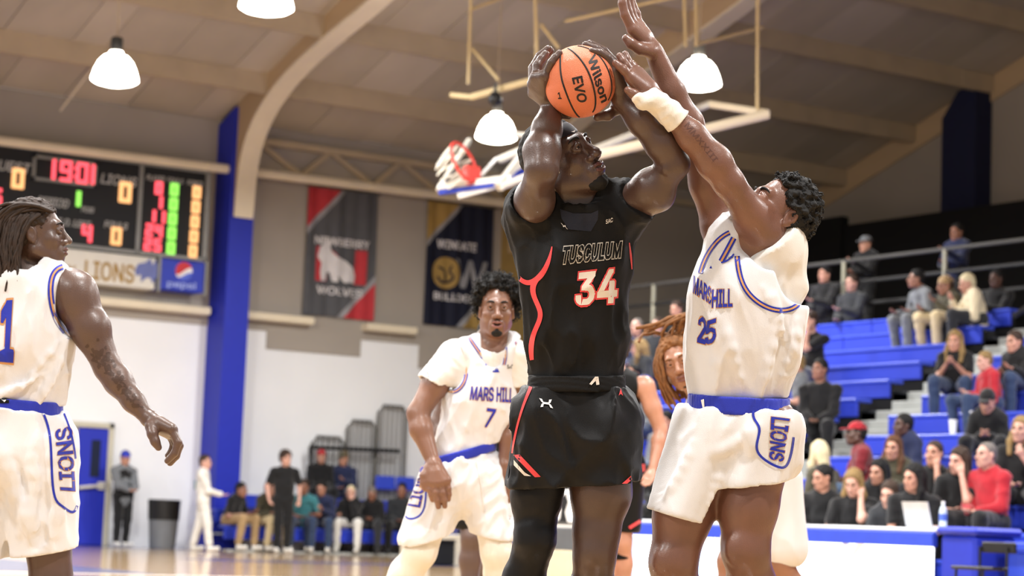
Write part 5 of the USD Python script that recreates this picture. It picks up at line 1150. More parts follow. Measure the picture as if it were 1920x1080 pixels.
# ------------------------------------------------------------------ scorer's table with lit panels, seen between and beside the players
st = thing('scorers_table', 'long scorer table with royal blue top edge and bright lit white panels', 'table')
TX0, TX1 = 13.55, 14.2; TZ = .70
m_led = glow('lit_panel', '#f4f8ff', 2.6); m_ledb = glow('lit_panel_blue', '#a9c8ee', 1.4); m_gold2 = glow('lit_panel_gold', '#f0d79a', 1.6); m_bluetop = mat('table_blue', '#2b46c2', .5); m_whtop = mat('table_white', '#e8ecf2', .4)
ty = [13.7, 14.85, 16.0, 17.15, 18.3]
for i in range(4):
    a, b = ty[i], ty[i + 1]
    mesh('lit_panel', bevel_box((TX0, a + .05, .04), (TX0 + .05, b - .04, TZ - .13), .008), m_led, st, smooth=False)
    mesh('panel_edge', [box((TX0 - .004, b - .2, .05), (TX0, b - .05, TZ - .14))], m_ledb, st, smooth=False, label='pale blue edge of the picture on the panel')
    mesh('upright', bevel_box((TX0 - .01, b - .04, 0), (TX0 + .06, b + .04, TZ - .1), .01), m_whitep, st, smooth=False)
    if i % 2 == 0: mesh('panel_print', prism([(a + .9, .2), (a + .98, .16), (a + 1.0, .26), (a + .9, .3)], lambda q: (TX0 - .006, q[0], q[1]), lambda q: (TX0, q[0], q[1])), m_ledb, st, smooth=False); mesh('panel_print', prism([(a + .86, .6), (a + .98, .6), (a + 1.07, .45), (a + 1.03, .45)], lambda q: (TX0 - .006, q[0], q[1]), lambda q: (TX0, q[0], q[1])), m_gold2, st, smooth=False)
mesh('blue_rail', bevel_box((TX0 - .03, ty[0], TZ - .13), (TX0 + .04, ty[-1] + .1, TZ), .01), m_bluetop, st, smooth=False)
mesh('table_top', bevel_box((TX0, ty[0], TZ), (TX1, ty[-1] + .1, TZ + .035), .01), m_whtop, st, smooth=False)
for y in (13.9, 16.0, 18.1): mesh('leg', rod((TX1 - .08, y, 0), (TX1 - .08, y, TZ), .025), m_grey, st)
# blue padded chair and low blue panels right of the table
cb = thing('padded_end_panel', 'royal blue padded panel at the right end of the scorer table', 'panel')
mesh('panel', bevel_box((TX0 - .02, 13.2, .03), (TX0 + .5, 13.62, TZ - .02), .03), mat('pad_blue', '#1d2fae', .55), cb, smooth=False)
mesh('top_pad', bevel_box((TX0 - .05, 13.16, TZ - .015), (TX0 + .55, 13.66, TZ + .055), .03), mat('pad_blue_top', '#2133b8', .5), cb, smooth=False)
bp = thing('low_bench', 'low blue bench running out of the frame at the lower right', 'bench')
mesh('top', bevel_box((13.75, 10.6, .56), (14.3, 13.1, .64), .015), m_bluetop, bp, smooth=False); mesh('front', bevel_box((13.8, 10.6, .28), (13.85, 13.1, .55), .01), m_bluetop, bp, smooth=False)
for y in (11.2, 12.8): mesh('bench_leg', bevel_box((13.9, y, 0), (14.3, y + .07, .55), .01), m_blacktrim, bp, smooth=False)
ch = thing('folding_chair', 'black folding chair frame beside the padded panel', 'chair')
p0 = at(1862, 1048, 17.6)
mesh('backrest', bevel_box(p0 + [-.02, -.25, .05], p0 + [.02, .12, .14], .01), m_blacktrim, ch, smooth=False); mesh('seat', bevel_box((p0[0] - .35, p0[1] - .2, .40), (p0[0] - .02, p0[1] + .14, .43), .01), m_blacktrim, ch, smooth=False)
for dx, dy in ((-.33, -.18), (-.33, .12), (-.03, -.18), (-.03, .12)): mesh('leg', rod((p0[0] + dx, p0[1] + dy, 0), (p0[0] + dx * .9, p0[1] + dy, .42 if dx < -.1 else p0[2] + .1), .012), m_blacktrim, ch)
# things on the table
lt = thing('laptop', 'open silver laptop on the scorer table, seen from behind', 'laptop', at(1732, 987, 19.4) * [1, 1, 0] + [0, 0, TZ + .04])
m_alu = mat('aluminium', '#c9ccd0', .35, metallic=.5)
mesh('lid', prism([(-.165, .0), (.165, .0), (.165, .22), (-.165, .22)], lambda q: (-.06 - q[1] * .28, q[0], .012 + q[1]), lambda q: (-.052 - q[1] * .28, q[0], .012 + q[1])), m_alu, lt, smooth=False)
mesh('keyboard_base', bevel_box((-.055, -.165, 0), (.17, .165, .014), .004), m_alu, lt, smooth=False)
bt = thing('water_bottle', 'clear water bottle with blue label standing beside the laptop', 'bottle', at(1768, 990, 19.0) * [1, 1, 0] + [0, 0, TZ + .056])
m_pet = mat('bottle_plastic', '#c5d4e2', .15, spec=.7); mesh('bottle', lathe([(0, 0), (.033, 0), (.035, .01), (.035, .13), (.03, .155), (.014, .19), (.014, .205), (0, .205)], 24), m_pet, bt, smooth=50)
mesh('bottle_label', lathe([(.0355, .05), (.0362, .05), (.0362, .11), (.0355, .11)], 24), mat('label_blue', '#4a66c0', .5), bt, smooth=50); mesh('cap', lathe([(0, .2), (.016, .2), (.016, .222), (0, .222)], 18), m_whitep, bt)
pp = thing('papers', 'loose white papers on the scorer table', 'papers', at(1590, 983, 20.3) * [1, 1, 0] + [0, 0, TZ + .036]); 
for i in range(3): 
    q = box((-.1, -.15, .001 + i * .002), (.1, .15, .002 + i * .002)); q.apply_transform(trimesh.transformations.rotation_matrix(.3 * i, (0, 0, 1))); mesh('sheet', q, m_whitep, pp, smooth=False)
# bin by the wall
tb = thing('trash_can', 'grey wheeled trash can with a black bag rim by the white wall', 'trash can', hit(288, 1028, 2, 0.0) * [1, 1, 0] - [0, .35, 0])
mesh('bin', lathe([(0, 0), (.21, 0), (.225, .02), (.26, .56), (.26, .58), (.235, .58), (.2, .05), (0, .05)], 32), mat('bin_grey', '#6c7076', .5), tb, smooth=40)
mesh('bag_rim', lathe([(.268, .5), (.272, .58), (.285, .84), (.275, .85), (.255, .84), (.25, .56)], 32), mat('bag_black', '#141416', .35), tb, smooth=40)
# white courtside board with a dark emblem, between the shooter's legs; pale cabinet behind number 7
bd = thing('courtside_board', 'white sign board with dark emblem glimpsed between the dark player’s legs', 'sign')
A = at(1058, 988, 24.9); A[2] = 0; A[0] -= .05
def bb2(lo, hi): return bevel_box((A[0] + lo[1], A[1] + lo[0], lo[2]), (A[0] + hi[1], A[1] + hi[0], hi[2]), .01)
mesh('board', bb2([-.55, 0, .62], [.55, .05, 1.06]), m_whitep, bd, smooth=False)
mesh('emblem', [prism([(-.12, .72), (-.02, .76), (0, .86), (-.06, .98), (.08, 1.06), (.14, .96), (.08, .84), (.14, .72)], lambda q: A + np.array([-.006, -q[0], q[1] - .04]), lambda q: A + np.array([0, -q[0], q[1] - .04]))], m_blacktrim, bd, smooth=False)
mesh('text_strip', bb2([-.3, -.006, .65], [.3, .01, .69]), m_grey, bd, smooth=False)
mesh('base', bb2([-.55, -.02, .36], [.55, .08, .62]), mat('board_base', '#55585c', .6), bd, smooth=False); mesh('plinth', bb2([-.55, -.05, 0], [.55, .1, .36]), mat('plinth_pale', '#cfc2a4', .6), bd, smooth=False)
cbx = thing('equipment_box', 'pale wooden box with a dark open front behind the number 7 player', 'box')
B0 = at(850, 1035, 31.5); B0[2] = 0
mesh('shell', [bevel_box(B0 + [-.5, 0, .38], B0 + [.6, .7, .46], .01), bevel_box(B0 + [-.5, 0, 0], B0 + [-.4, .7, .4], .01), bevel_box(B0 + [.05, 0, 0], B0 + [.6, .7, .4], .01)], mat('pale_box', '#d6cdb8', .6), cbx, smooth=False)
mesh('inside', box(B0 + [-.4, .05, .02], B0 + [.05, .68, .38]), m_under, cbx, smooth=False)
# ================================================================== the people in the stands and along the wall
SK = {'pale': skin('pale', '#d3a08c'), 'light': skin('light', '#c69078'), 'mid': skin('mid', '#9c6b55'), 'dark': skin('dark', '#57392e')}
HR = {'black': m_hairb, 'brown': mat('hair_brown', '#3b2a1f', .7, vary=.3, scale=30), 'blond': mat('hair_blond', '#8f7448', .7, vary=.3, scale=30), 'auburn': mat('hair_auburn', '#5e3c24', .7, vary=.3, scale=30), 'grey': mat('hair_grey', '#77706a', .7, vary=.3, scale=30), 'pale': mat('hair_pale', '#d8cba6', .7, vary=.2, scale=30)}
CL = {n: cloth('crowd_' + n, c) for n, c in dict(black='#121214', charcoal='#2a2c30', grey='#6d7176', white='#e4e2dc', navy='#1f2748', jeans='#2f3f5c', lightjeans='#5d7390', red='#a81f2b', maroon='#741c26', olive='#4a4636', khaki='#cdbb94', teal='#3d7c84', blue='#2a3bb4', cream='#d9ccae', tan='#a98d66').items()}
def ik(a, c, l1, l2, pole):
    d = c - a; L = np.linalg.norm(d); L2 = min(L, (l1 + l2) * .995); d = d / (L + 1e-9); x = (l1 * l1 - l2 * l2 + L2 * L2) / (2 * L2); h = math.sqrt(max(l1 * l1 - x * x, 0))
    p = pole - d * (pole @ d); return a + d * x + unit(p) * h, a + d * L2
def person(label, J, sk, hair, hcol, top, bottom, shoes='white', sleeve=1.0, hat=None, group=None, sc=1.0, h=1.0, extra=None, legskin=False):
    """J: joints in metres. One body, its clothes, hair, shoes."""
    t = thing('person', label, 'person', group=group)
    b = Blob(); L = head_prims(b, J['head'], J['look'], J['up'], sc, coarse=True)
    b.cap(J['head'] - .05 * J['up'] - .02 * L.Y, J['neck'], .056 * sc, .06 * sc, k=.03)
    b.cap(J['sh'][0], J['sh'][1], .05, .05, k=.03).cap(J['neck'], J['pelvis'], .07, .08, k=.03)
    for i in (0, 1):
        b.limb([J['sh'][i], J['el'][i]], [.050 * sc, .040 * sc], k=.02).limb([J['el'][i], J['wr'][i]], [.041 * sc, .027 * sc], k=.02)
        d = unit(J['wr'][i] - J['el'][i]); f = unit(d + .55 * J['hd'][i]); s_ = unit(np.cross(f, J['hn'][i])); n_ = np.cross(s_, f); w = J['wr'][i]; sg = 1 if i else -1
        b.cap(w + .02 * f, w + .06 * f, .026 * sc, .030 * sc, k=.015, flat=(n_, .55))
        for q in range(4): 
            o = (q - 1.5) * .0165 * s_; ln = (.062, .07, .066, .05)[q]; kn = w + .085 * f + o
            b.cap(kn - .03 * f, kn, .010 * sc, .0095 * sc, k=.008).cap(kn, kn + ln * unit(f + .6 * n_), .0095 * sc, .008 * sc, k=.004)
        b.cap(w + .03 * f - .02 * sg * s_, w + .085 * f - .048 * sg * s_, .0115 * sc, .009 * sc, k=.008)
        b.limb([J['hip'][i], J['kn'][i], J['an'][i]], [.07 * sc, .05 * sc, .04 * sc], k=.02)
    hs = .0072 * h; lo, hi = J['head'] - .155 * sc, J['head'] + .155 * sc
    mesh('body', [b.mesh(.0125 * h, holes=((lo, hi),)), b.mesh(hs, lo, hi)], SK[sk], t, smooth=True)
    face_parts(t, L, HR[hcol], None, coarse=True)
    q = Blob(); Q = Loc(q, L.c, L.Y, L.Z, sc); Q.cap((-.02, .1, -.066), (.02, .1, -.066), .008); mesh('lips', q.mesh(.006), m_lip25 if sk != 'dark' else m_lip34, t, smooth=True)
    m = HR[hcol]
    if hair in ('short', 'curly', 'long', 'tied', 'bald'):
        tt, rg = dict(short=(.011, .006), curly=(.026, .022), long=(.016, .006), tied=(.009, .004), bald=(.003, .0))[hair]
        hb = hair_cap(L, tt, rg, seed=len(label), freq=50, front=.045 if hair != 'bald' else .03, low=-.05 if hair != 'bald' else -.02)
        if hair == 'long':
            Q = Loc(hb, L.c, L.Y, L.Z, sc)
            for s in (-1, 1): Q.cap((s * .075, -.015, .02), (s * .095, .01, -.12), .030, .036, k=.03).cap((s * .095, .01, -.12), (s * .085, .045, -.24), .036, .026, k=.03)
            Q.cap((0, -.09, .0), (0, -.10, -.2), .07, .06, k=.04)
            hb.wrinkle(lambda P, D: (.008 * (meshkit.noise(P * [90, 90, 12], 3) - .5)).astype(np.float32))
        if hair == 'tied': Loc(hb, L.c, L.Y, L.Z, sc).ell((0, -.12, .06), (.035, .035, .035), k=.02)
        mesh('hair', hb.mesh(hs), m, t, smooth=True)
    if hat:
        kind, hm = hat; hb = Blob(); Q = Loc(hb, L.c, L.Y, L.Z, sc); Q.ell((0, -.018, .055), (.086, .108, .09), k=.01).cut((0, 0, .045 if kind == 'cap' else .03), (0, .1, -1), .01)
        if kind == 'cap': Q.ell((0, .12, .052), (.065, .06, .010), k=.012)
        mesh('cap' if kind == 'cap' else 'beanie', hb.mesh(hs), CL[hm], t, smooth=True)
    # top
    ct = Blob(); ax = J['pelvis'] - J['neck']; wv = unit(J['sh'][1] - J['sh'][0]); fw = unit(np.cross(ax, wv))
    ct.limb([J['neck'] + ax * .16, J['neck'] + ax * .6, J['pelvis'] + ax * .08], [.165 * sc, .165 * sc, .17 * sc], k=.06, flat=(fw, .68)).cap(J['sh'][0], J['sh'][1], .066 * sc, k=.05)
    for i in (0, 1):
        e = J['el'][i]; w = J['wr'][i]
        if sleeve >= .9: ct.limb([J['sh'][i], e, e + (w - e) * .94], [.07 * sc, .06 * sc, .046 * sc], k=.03)
        else: ct.limb([J['sh'][i], J['sh'][i] + (e - J['sh'][i]) * .62], [.07 * sc, .065 * sc], k=.03)
    ct.wrinkle(folds(.016, 9, None, len(label)))
    Q = Loc(ct, L.c, L.Y, L.Z, sc); ct.cap(J['head'], J['neck'] + .02 * unit(J['head'] - J['neck']), .066 * sc, .064 * sc, k=.01, sub=True)
    mesh('top', ct.mesh(.0135 * h), CL[top], t, smooth=True)
    # trousers
    cb_ = Blob(); cb_.cap(J['hip'][0], J['hip'][1], .105 * sc, k=.04).cap(J['pelvis'], J['pelvis'] - ax * .12, .12 * sc, k=.04, flat=(fw, .8))
    for i in (0, 1): cb_.limb([J['hip'][i], J['kn'][i]], [.098 * sc, .078 * sc], k=.03).limb([J['kn'][i], J['an'][i] + .05 * _z], [.076 * sc, .06 * sc], k=.02)
    cb_.wrinkle(folds(.012, 10, None, len(label) + 1))
    mesh('trousers', cb_.mesh(.0135 * h), CL[bottom], t, smooth=True)
    sm = CL[shoes]
    for i in (0, 1):
        a = J['an'][i]; d = J['toe'][i]; s = Blob(); s.cap(a + [0, 0, -.045], a - [0, 0, .03] + .16 * d, .042, .038, k=.02).cap(a, a - [0, 0, .03], .042, k=.02).cut(a - [0, 0, .078], (0, 0, -1)); mesh('shoe', s.mesh(.013), sm, t, smooth=True)
    if extra: extra(t, J, L)
    return t
def sit(seat, f, headp=None, lean=.08, arms=('lap', 'lap'), look=None, spread=.1, tall=1.0, foot=.43, twist=0.0, cross=False):
    f = unit(f); r = np.cross(f, _z); J = {}
    J['pelvis'] = np.asarray(seat, float) + _z * .10; T = .50 * tall
    J['neck'] = J['pelvis'] + _z * T * math.cos(lean * 1.6) + f * (lean - .03)
    up = unit(J['neck'] - J['pelvis'] + _z * .9); J['head'] = J['neck'] + .17 * tall * _z + f * (.03 + lean * .35)
    J['look'] = unit(f if look is None else look); J['up'] = unit(up + .15 * f - .0 * f)
    J['sh'] = [J['neck'] - _z * .055 + s * r * .185 * tall for s in (-1, 1)]
    J['hip'] = [J['pelvis'] + s * r * .09 for s in (-1, 1)]
    J['kn'] = [J['hip'][i] + f * .43 + _z * (.03) + s * r * spread for i, s in enumerate((-1, 1))]
    J['an'] = [np.array([*(J['kn'][i] - f * (.02 + .05 * i))[:2], seat[2] - foot + .08]) for i in (0, 1)]
    J['toe'] = [f, f]; J['el'], J['wr'], J['hd'], J['hn'] = [], [], [], []
    for i, s in enumerate((-1, 1)):
        k = arms[i]
        tgt = {'lap': J['pelvis'] + f * .30 + _z * .10 + s * r * .05, 'knee': J['kn'][i] + _z * .11 - f * .06, 'face': J['head'] + f * .10 - _z * .15 + s * r * .05, 'phone': J['pelvis'] + f * .34 + _z * .24 + s * r * .06, 'cheek': J['head'] + f * .05 - _z * .14 + s * r * .09, 'clap': J['neck'] + f * .26 - _z * .12 + s * r * .06, 'down': J['sh'][i] - _z * .50 + s * r * .08 + f * .05, 'point': J['neck'] + f * .45 - _z * .02 + s * r * .25}[k]
        e, w = ik(J['sh'][i], tgt, .29, .25, -_z * 1.0 + s * r * .45 - f * .2)
        J['el'].append(e); J['wr'].append(w); J['hd'].append({'face': _z, 'cheek': _z, 'clap': f * .3 + _z}.get(k, f * .7 - s * r * .4)); J['hn'].append(_z if k not in ('face', 'cheek', 'clap') else -f)
    return J
def stand(base, f, tall=1.0, arms=('down', 'down'), look=None, stride=0.0, lean=0.0):
    f = unit(f); r = np.cross(f, _z); J = sit(np.asarray(base, float) + _z * (.82 * tall), f, arms=arms, look=look, lean=lean, tall=tall)
    for i, s in enumerate((-1, 1)):
        J['kn'][i] = J['hip'][i] - _z * .43 * tall + s * f * stride * .5 + f * .02; J['an'][i] = np.array([*(J['hip'][i] + s * f * stride)[:2], base[2] + .08]); J['toe'][i] = unit(f + .25 * s * r)
    return J
def row_sit(u, v, k=None, f=(-1, -.25, 0), **kw):
    """someone seated on the big bleacher whose head shows at pixel u, v"""
    best = None
    for q in range(NR) if k is None else (k,):
        X = rowX(q) + .10; p = hit(u, v, 0, X); e = abs(p[2] - (rowZ(q) + .78)); best = min(best or (9e9,), (e, q, p[1], p[2]))
    _, q, y, z = best; tall = float(np.clip((z - rowZ(q) - .10) / .68, .72, 1.12))
    return sit((rowX(q) + .15, y, rowZ(q)), f, tall=tall, foot=.42, **kw)
toC = -_fh     # towards the camera, level
def mark(col, w=.05, hgt=.05, dz=-.17):
    def fn(t, J, L):
        f = unit(np.cross(J['pelvis'] - J['neck'], unit(J['sh'][1] - J['sh'][0]))); c = J['neck'] + f * .125 + _z * dz + .0
        bb = bevel_box((-w, -.012, -hgt), (w, .012, hgt), .01); a = math.atan2(f[1], f[0]) - math.pi / 2; bb.apply_transform(trimesh.transformations.rotation_matrix(a, (0, 0, 1))); bb.apply_translation(c); mesh('chest_print', bb, CL[col], t, smooth=False)
    return fn
G = 'spectators on the blue bleacher'
P_ = person
LF = (-1, -.1, 0); CFc = (-1, -.7, 0); LFT = (-.75, .5, 0)
P_('woman with dark hair pulled back in black jacket, looking left, seated beside the defender’s shorts', row_sit(1540, 893, 0, CFc, arms=('lap', 'lap'), look=(-1, .1, -.25)), 'light', 'tied', 'black', 'black', 'black', 'black', group=G)
P_('blond woman in black leaning her face on her hand in the lowest row', row_sit(1602, 902, 0, CFc, arms=('cheek', 'knee'), lean=.16, look=(-1, -.5, -.5)), 'pale', 'long', 'blond', 'black', 'charcoal', 'black', .5, group=G)
P_('pale young man in charcoal zip jacket right behind the white table, head tilted down', row_sit(1668, 925, 0, CFc, arms=('lap', 'lap'), lean=.14, look=(-1, -.4, -.35)), 'pale', 'short', 'brown', 'charcoal', 'black', 'black', group=G, extra=mark('grey', .014, .012))
P_('dark-haired woman half hidden behind the pale man in charcoal', row_sit(1645, 893, 1, CFc, arms=('lap', 'lap'), look=(-1, -.2, -.2)), 'light', 'long', 'black', 'black', 'black', 'black', group=G)
P_('woman in black t-shirt holding a white tissue behind the laptop', row_sit(1712, 893, 0, CFc, arms=('lap', 'lap'), lean=.12, look=(-1, .0, -.2)), 'light', 'long', 'black', 'black', 'black', 'black', .5, group=G)
P_('laughing woman with hair pulled back, black t-shirt, one hand raised to her chin', row_sit(1748, 849, 1, CFc, arms=('face', 'lap'), look=(-1, -.4, 0)), 'light', 'tied', 'brown', 'black', 'black', 'black', .5, group=G, extra=mark('white', .012, .02))
P_('woman with long brown hair covering her mouth with her hand', row_sit(1797, 862, 1, CFc, arms=('face', 'lap'), lean=.14, look=(-1, -.1, -.2)), 'pale', 'long', 'brown', 'black', 'black', 'black', .5, group=G)
P_('man with cropped grey hair in a bright red sweatshirt, seated with hands clasped', row_sit(1855, 852, 1, LF, arms=('lap', 'lap'), look=(-1, .1, 0)), 'pale', 'bald', 'grey', 'red', 'black', 'black', group=G)
P_('woman with long auburn hair in olive jacket between the red-capped man and the laughing woman', row_sit(1672, 846, 2, CFc, arms=('lap', 'lap'), look=(-1, -.5, -.1)), 'light', 'long', 'auburn', 'olive', 'black', 'black', group=G)
P_('man with black hair in navy top behind the auburn-haired woman, turned away from camera', row_sit(1697, 815, 3, (-1, -.2, 0), arms=('lap', 'lap'), look=(-1, .2, 0)), 'dark', 'short', 'black', 'navy', 'black', 'black', group=G)
P_('man in red cap, maroon t-shirt and jeans, seated in the aisle’s lower part', row_sit(1617, 812, 2, LFT, arms=('lap', 'knee'), look=(-1, .5, 0)), 'dark', 'short', 'black', 'maroon', 'lightjeans', 'white', .5, ('cap', 'red'), G, extra=mark('white', .03, .03))
P_('blond person in olive jacket low in the aisle, head turned away', row_sit(1545, 848, 1, (-.3, 1, 0), arms=('lap', 'lap'), look=(.2, 1, 0)), 'pale', 'long', 'pale', 'olive', 'olive', 'black', group=G)
P_('woman with long light brown hair in black t-shirt and jeans, highest on the aisle edge', row_sit(1788, 640, 7, CFc, arms=('phone', 'phone'), look=(-1, -.5, -.1)), 'light', 'long', 'blond', 'black', 'jeans', 'white', .5, group=G, extra=mark('white', .02, .025))
P_('small blond child in red jacket on the bleacher beside the woman in jeans', row_sit(1856, 676, 6, (-1, .3, 0), arms=('lap', 'lap'), look=(-1, .3, -.2)), 'pale', 'short', 'blond', 'red', 'jeans', 'white', sc=.85, group=G)
P_('person in black hoodie and jeans at the right edge behind the child', row_sit(1907, 650, 7, LF, arms=('knee', 'lap'), look=(-1, 0, -.1)), 'light', 'short', 'brown', 'black', 'jeans', 'white', group=G)
P_('person in black hat and black hoodie with white print, bending forward', row_sit(1851, 752, 4, CFc, arms=('lap', 'lap'), lean=.16, look=(-1, -.5, -.5)), 'light', 'short', 'black', 'black', 'black', 'black', 1, ('cap', 'black'), G, extra=mark('white', .06, .05))
P_('woman with long blond hair at the right edge above the man in red', row_sit(1910, 805, 2, CFc, arms=('clap', 'lap'), look=(-1, -.4, 0)), 'pale', 'long', 'blond', 'black', 'black', 'black', .5, group=G)
P_('fair-haired teenager in grey top pointing beside the defender’s waist', row_sit(1503, 683, 6, LFT, arms=('lap', 'point'), look=(-1, .5, -.1)), 'light', 'short', 'blond', 'grey', 'charcoal', 'black', .5, group=G)
P_('man with short dark hair in black sweatshirt with yellow print beside the pointing teenager', row_sit(1535, 692, 5, CFc, arms=('lap', 'lap'), look=(-1, -.2, 0)), 'mid', 'short', 'black', 'black', 'black', 'black', group=G, extra=mark('khaki', .07, .03))
P_('man with pink face in black t-shirt and grey trousers, forearm bent up', row_sit(1524, 592, 8, LF, arms=('face', 'lap'), look=(-1, .2, 0)), 'pale', 'short', 'brown', 'black', 'grey', 'white', .5, group=G)
P_('man in grey hoodie and grey trousers leaning on his knees high in the stand', row_sit(1735, 522, 11, (-1, .25, 0), arms=('knee', 'knee'), lean=.14, look=(-1, .6, 0)), 'mid', 'short', 'black', 'grey', 'grey', 'black', group=G)
P_('person in khaki trousers and white shoes beside the grey hoodie', row_sit(1782, 535, 11, (-1, .1, 0), arms=('phone', 'knee'), lean=.1, look=(-1, .4, -.2)), 'mid', 'short', 'brown', 'olive', 'khaki', 'white', group=G, hat=('beanie', 'tan'))
P_('person in cream jacket with pale hair leaning over, high on the right', row_sit(1830, 540, 11, (-1, .5, 0), arms=('lap', 'phone'), lean=.12, look=(-1, .6, -.4)), 'light', 'short', 'pale', 'cream', 'charcoal', 'black', group=G)
for (u, v, sk, hc, tp, lb) in ((1546, 512, 'light', 'black', 'black', 'dark-haired spectator by the leftmost rail post on the walkway'), (1597, 528, 'pale', 'brown', 'charcoal', 'spectator with pale face standing left of the capped man on the walkway'), (1622, 497, 'light', 'brown', 'black', 'man in grey cap standing by the second rail post'), (1793, 486, 'mid', 'black', 'navy', 'dark figure holding a bottle behind the rail, upper right'), (1868, 520, 'dark', 'black', 'black', 'dark figure by the rail at the far right')):
    p = hit(u, v, 0, WX - .28 if v > 505 else WX + .55); zt = WZ if v <= 505 else rowZ(NR - 1) - .0
    P_(lb, stand((p[0], p[1], p[2] - 1.62 if v > 505 else WZ), (-1, -.2, 0), tall=1.0 if v > 505 else float(np.clip((p[2] - WZ) / 1.62, .85, 1.1)), arms=('phone', 'lap'), look=(-1, -.1, -.1)), sk, 'short', hc, tp, 'black', 'white', 1, ('cap', 'grey') if 'cap' in lb and 'capped' not in lb else None, 'spectators by the walkway rail')
# seen through the gap between the two main players
GG = 'spectators in the gap between the main players'
P_('grey-haired man in navy with white collar in the gap, topmost left', row_sit(1193, 612, 9, CFc, arms=('lap', 'lap'), look=(-1, -.3, 0)), 'pale', 'bald', 'grey', 'navy', 'black', 'black', group=GG)
P_('blond woman in charcoal coat in the gap below the grey-haired man', row_sit(1203, 652, 8, LF, arms=('lap', 'lap'), look=(-.6, .9, -.1)), 'pale', 'long', 'blond', 'charcoal', 'grey', 'black', group=GG)
P_('pale-faced spectator right of the rail post in the gap', row_sit(1231, 611, 9, CFc, arms=('lap', 'lap'), look=(-1, -.4, 0)), 'pale', 'short', 'brown', 'charcoal', 'black', 'black', group=GG)
P_('man in black above the dreadlocked player’s head', row_sit(1268, 580, 10, CFc, arms=('lap', 'lap'), lean=.1, look=(-1, -.3, -.2)), 'light', 'short', 'brown', 'black', 'black', 'black', group=GG)
P_('person in blue cap seen low in the gap', row_sit(1213, 722, 5, LF, arms=('lap', 'lap'), look=(-.5, .9, -.1)), 'light', 'short', 'brown', 'grey', 'jeans', 'white', 1, ('cap', 'blue'), GG)
P_('person in pale grey sweatshirt below the dreadlocked player’s chin', row_sit(1248, 790, 3, CFc, arms=('lap', 'lap'), look=(-1, -.3, -.2)), 'light', 'short', 'black', 'grey', 'lightjeans', 'white', group=GG)
P_('long-haired girl in black low in the gap', row_sit(1240, 838, 1, CFc, arms=('lap', 'lap'), look=(-1, -.3, 0)), 'light', 'long', 'auburn', 'black', 'black', 'black', group=GG)
P_('spectator in dark coat beside the shooter’s hip', row_sit(1186, 700, 6, CFc, arms=('lap', 'lap'), look=(-1, -.1, 0)), 'light', 'short', 'black', 'charcoal', 'charcoal', 'black', group=GG)
# along the scoreboard wall
W1 = 'people along the white wall'
def wall_sit(u, v, row, f=(-.35, -1, 0), **kw):
    y = 34.15 + .42 * row + .14; z = .45 + .28 * row; p = hit(u, v, 1, y - .05)
    return sit((p[0], y, z), f, tall=float(np.clip((p[2] - z - .10) / .68, .8, 1.12)), foot=.42, **kw)
def wall_stand(u, vfeet, vhead, y, f, **kw):
    p = hit(u, vfeet, 1, y); q = hit(u, vhead, 1, y); return stand((q[0], y, 0.0), f, tall=float(np.clip(q[2] / 1.57, .85, 1.12)), **kw)
P_('person in blue beanie, grey hoodie and black vest standing with hands joined by the door', wall_stand(235, 1022, 862, 34.9, (.1, -1, 0), arms=('lap', 'lap'), look=(.0, -1, -.3)), 'light', 'short', 'brown', 'grey', 'black', 'white', 1, ('beanie', 'blue'), W1,
   extra=lambda t, J, L: mesh('vest', Blob().limb([J['neck'] - _z * .10, J['pelvis'] + _z * .06], [.172, .180], flat=(unit(np.cross(J['pelvis'] - J['neck'], J['sh'][1] - J['sh'][0])), .72)).mesh(.016), CL['black'], t, smooth=True, label='black sleeveless vest'))
P_('person in white hoodie and white sweatpants walking past the blue pillar', wall_stand(385, 1030, 870, 33.6, (.9, -.5, 0), arms=('down', 'lap'), look=(.6, -1, 0), stride=.14), 'pale', 'short', 'brown', 'white', 'white', 'white', group=W1, extra=mark('teal', .03, .08, -.22))
P_('man in black t-shirt with white print seated at the foot of the blue pillar', wall_sit(436, 925, 0, (.5, -1, 0), arms=('knee', 'lap'), lean=.16, look=(.6, -1, -.1)), 'mid', 'short', 'black', 'black', 'tan', 'white', .5, group=W1, extra=mark('white', .05, .02))
P_('person in olive jacket seated behind the standing young man', wall_sit(497, 915, 0, (.3, -1, 0), arms=('lap', 'knee'), lean=.12, look=(.4, -1, -.2)), 'light', 'short', 'brown', 'olive', 'khaki', 'white', group=W1)
P_('young man with curly brown hair in black t-shirt standing in front of the small bleacher', wall_stand(536, 1030, 862, 33.5, (-.2, -1, 0), arms=('down', 'down'), look=(.2, -1, -.1)), 'pale', 'curly', 'brown', 'black', 'black', 'white', .5, group=W1, extra=mark('lightjeans', .03, .05, -.2))
P_('person in teal shirt seated leaning forward on the small bleacher', wall_sit(574, 910, 0, (-.6, -1, 0), arms=('knee', 'lap'), lean=.2, look=(-.8, -1, -.3)), 'mid', 'short', 'brown', 'teal', 'jeans', 'white', .5, group=W1)
P_('man in navy sweater and jeans looking down at his phone', wall_sit(608, 912, 0, (-.7, -1, 0), arms=('phone', 'phone'), lean=.2, look=(-.8, -1, -.7)), 'light', 'short', 'black', 'navy', 'jeans', 'white', group=W1)
P_('person in red beanie and black top on the upper bench of the small bleacher', wall_sit(603, 855, 2, (-.3, -1, 0), arms=('lap', 'lap'), look=(-.3, -1, -.1)), 'light', 'short', 'brown', 'black', 'black', 'black', 1, ('beanie', 'red'), W1, extra=mark('khaki', .02, .04))
P_('person in navy hooded coat and olive cap on the upper bench', wall_sit(648, 858, 2, (-.7, -1, 0), arms=('phone', 'lap'), lean=.14, look=(-1, -.7, -.3)), 'light', 'short', 'blond', 'navy', 'navy', 'black', 1, ('cap', 'olive'), W1)
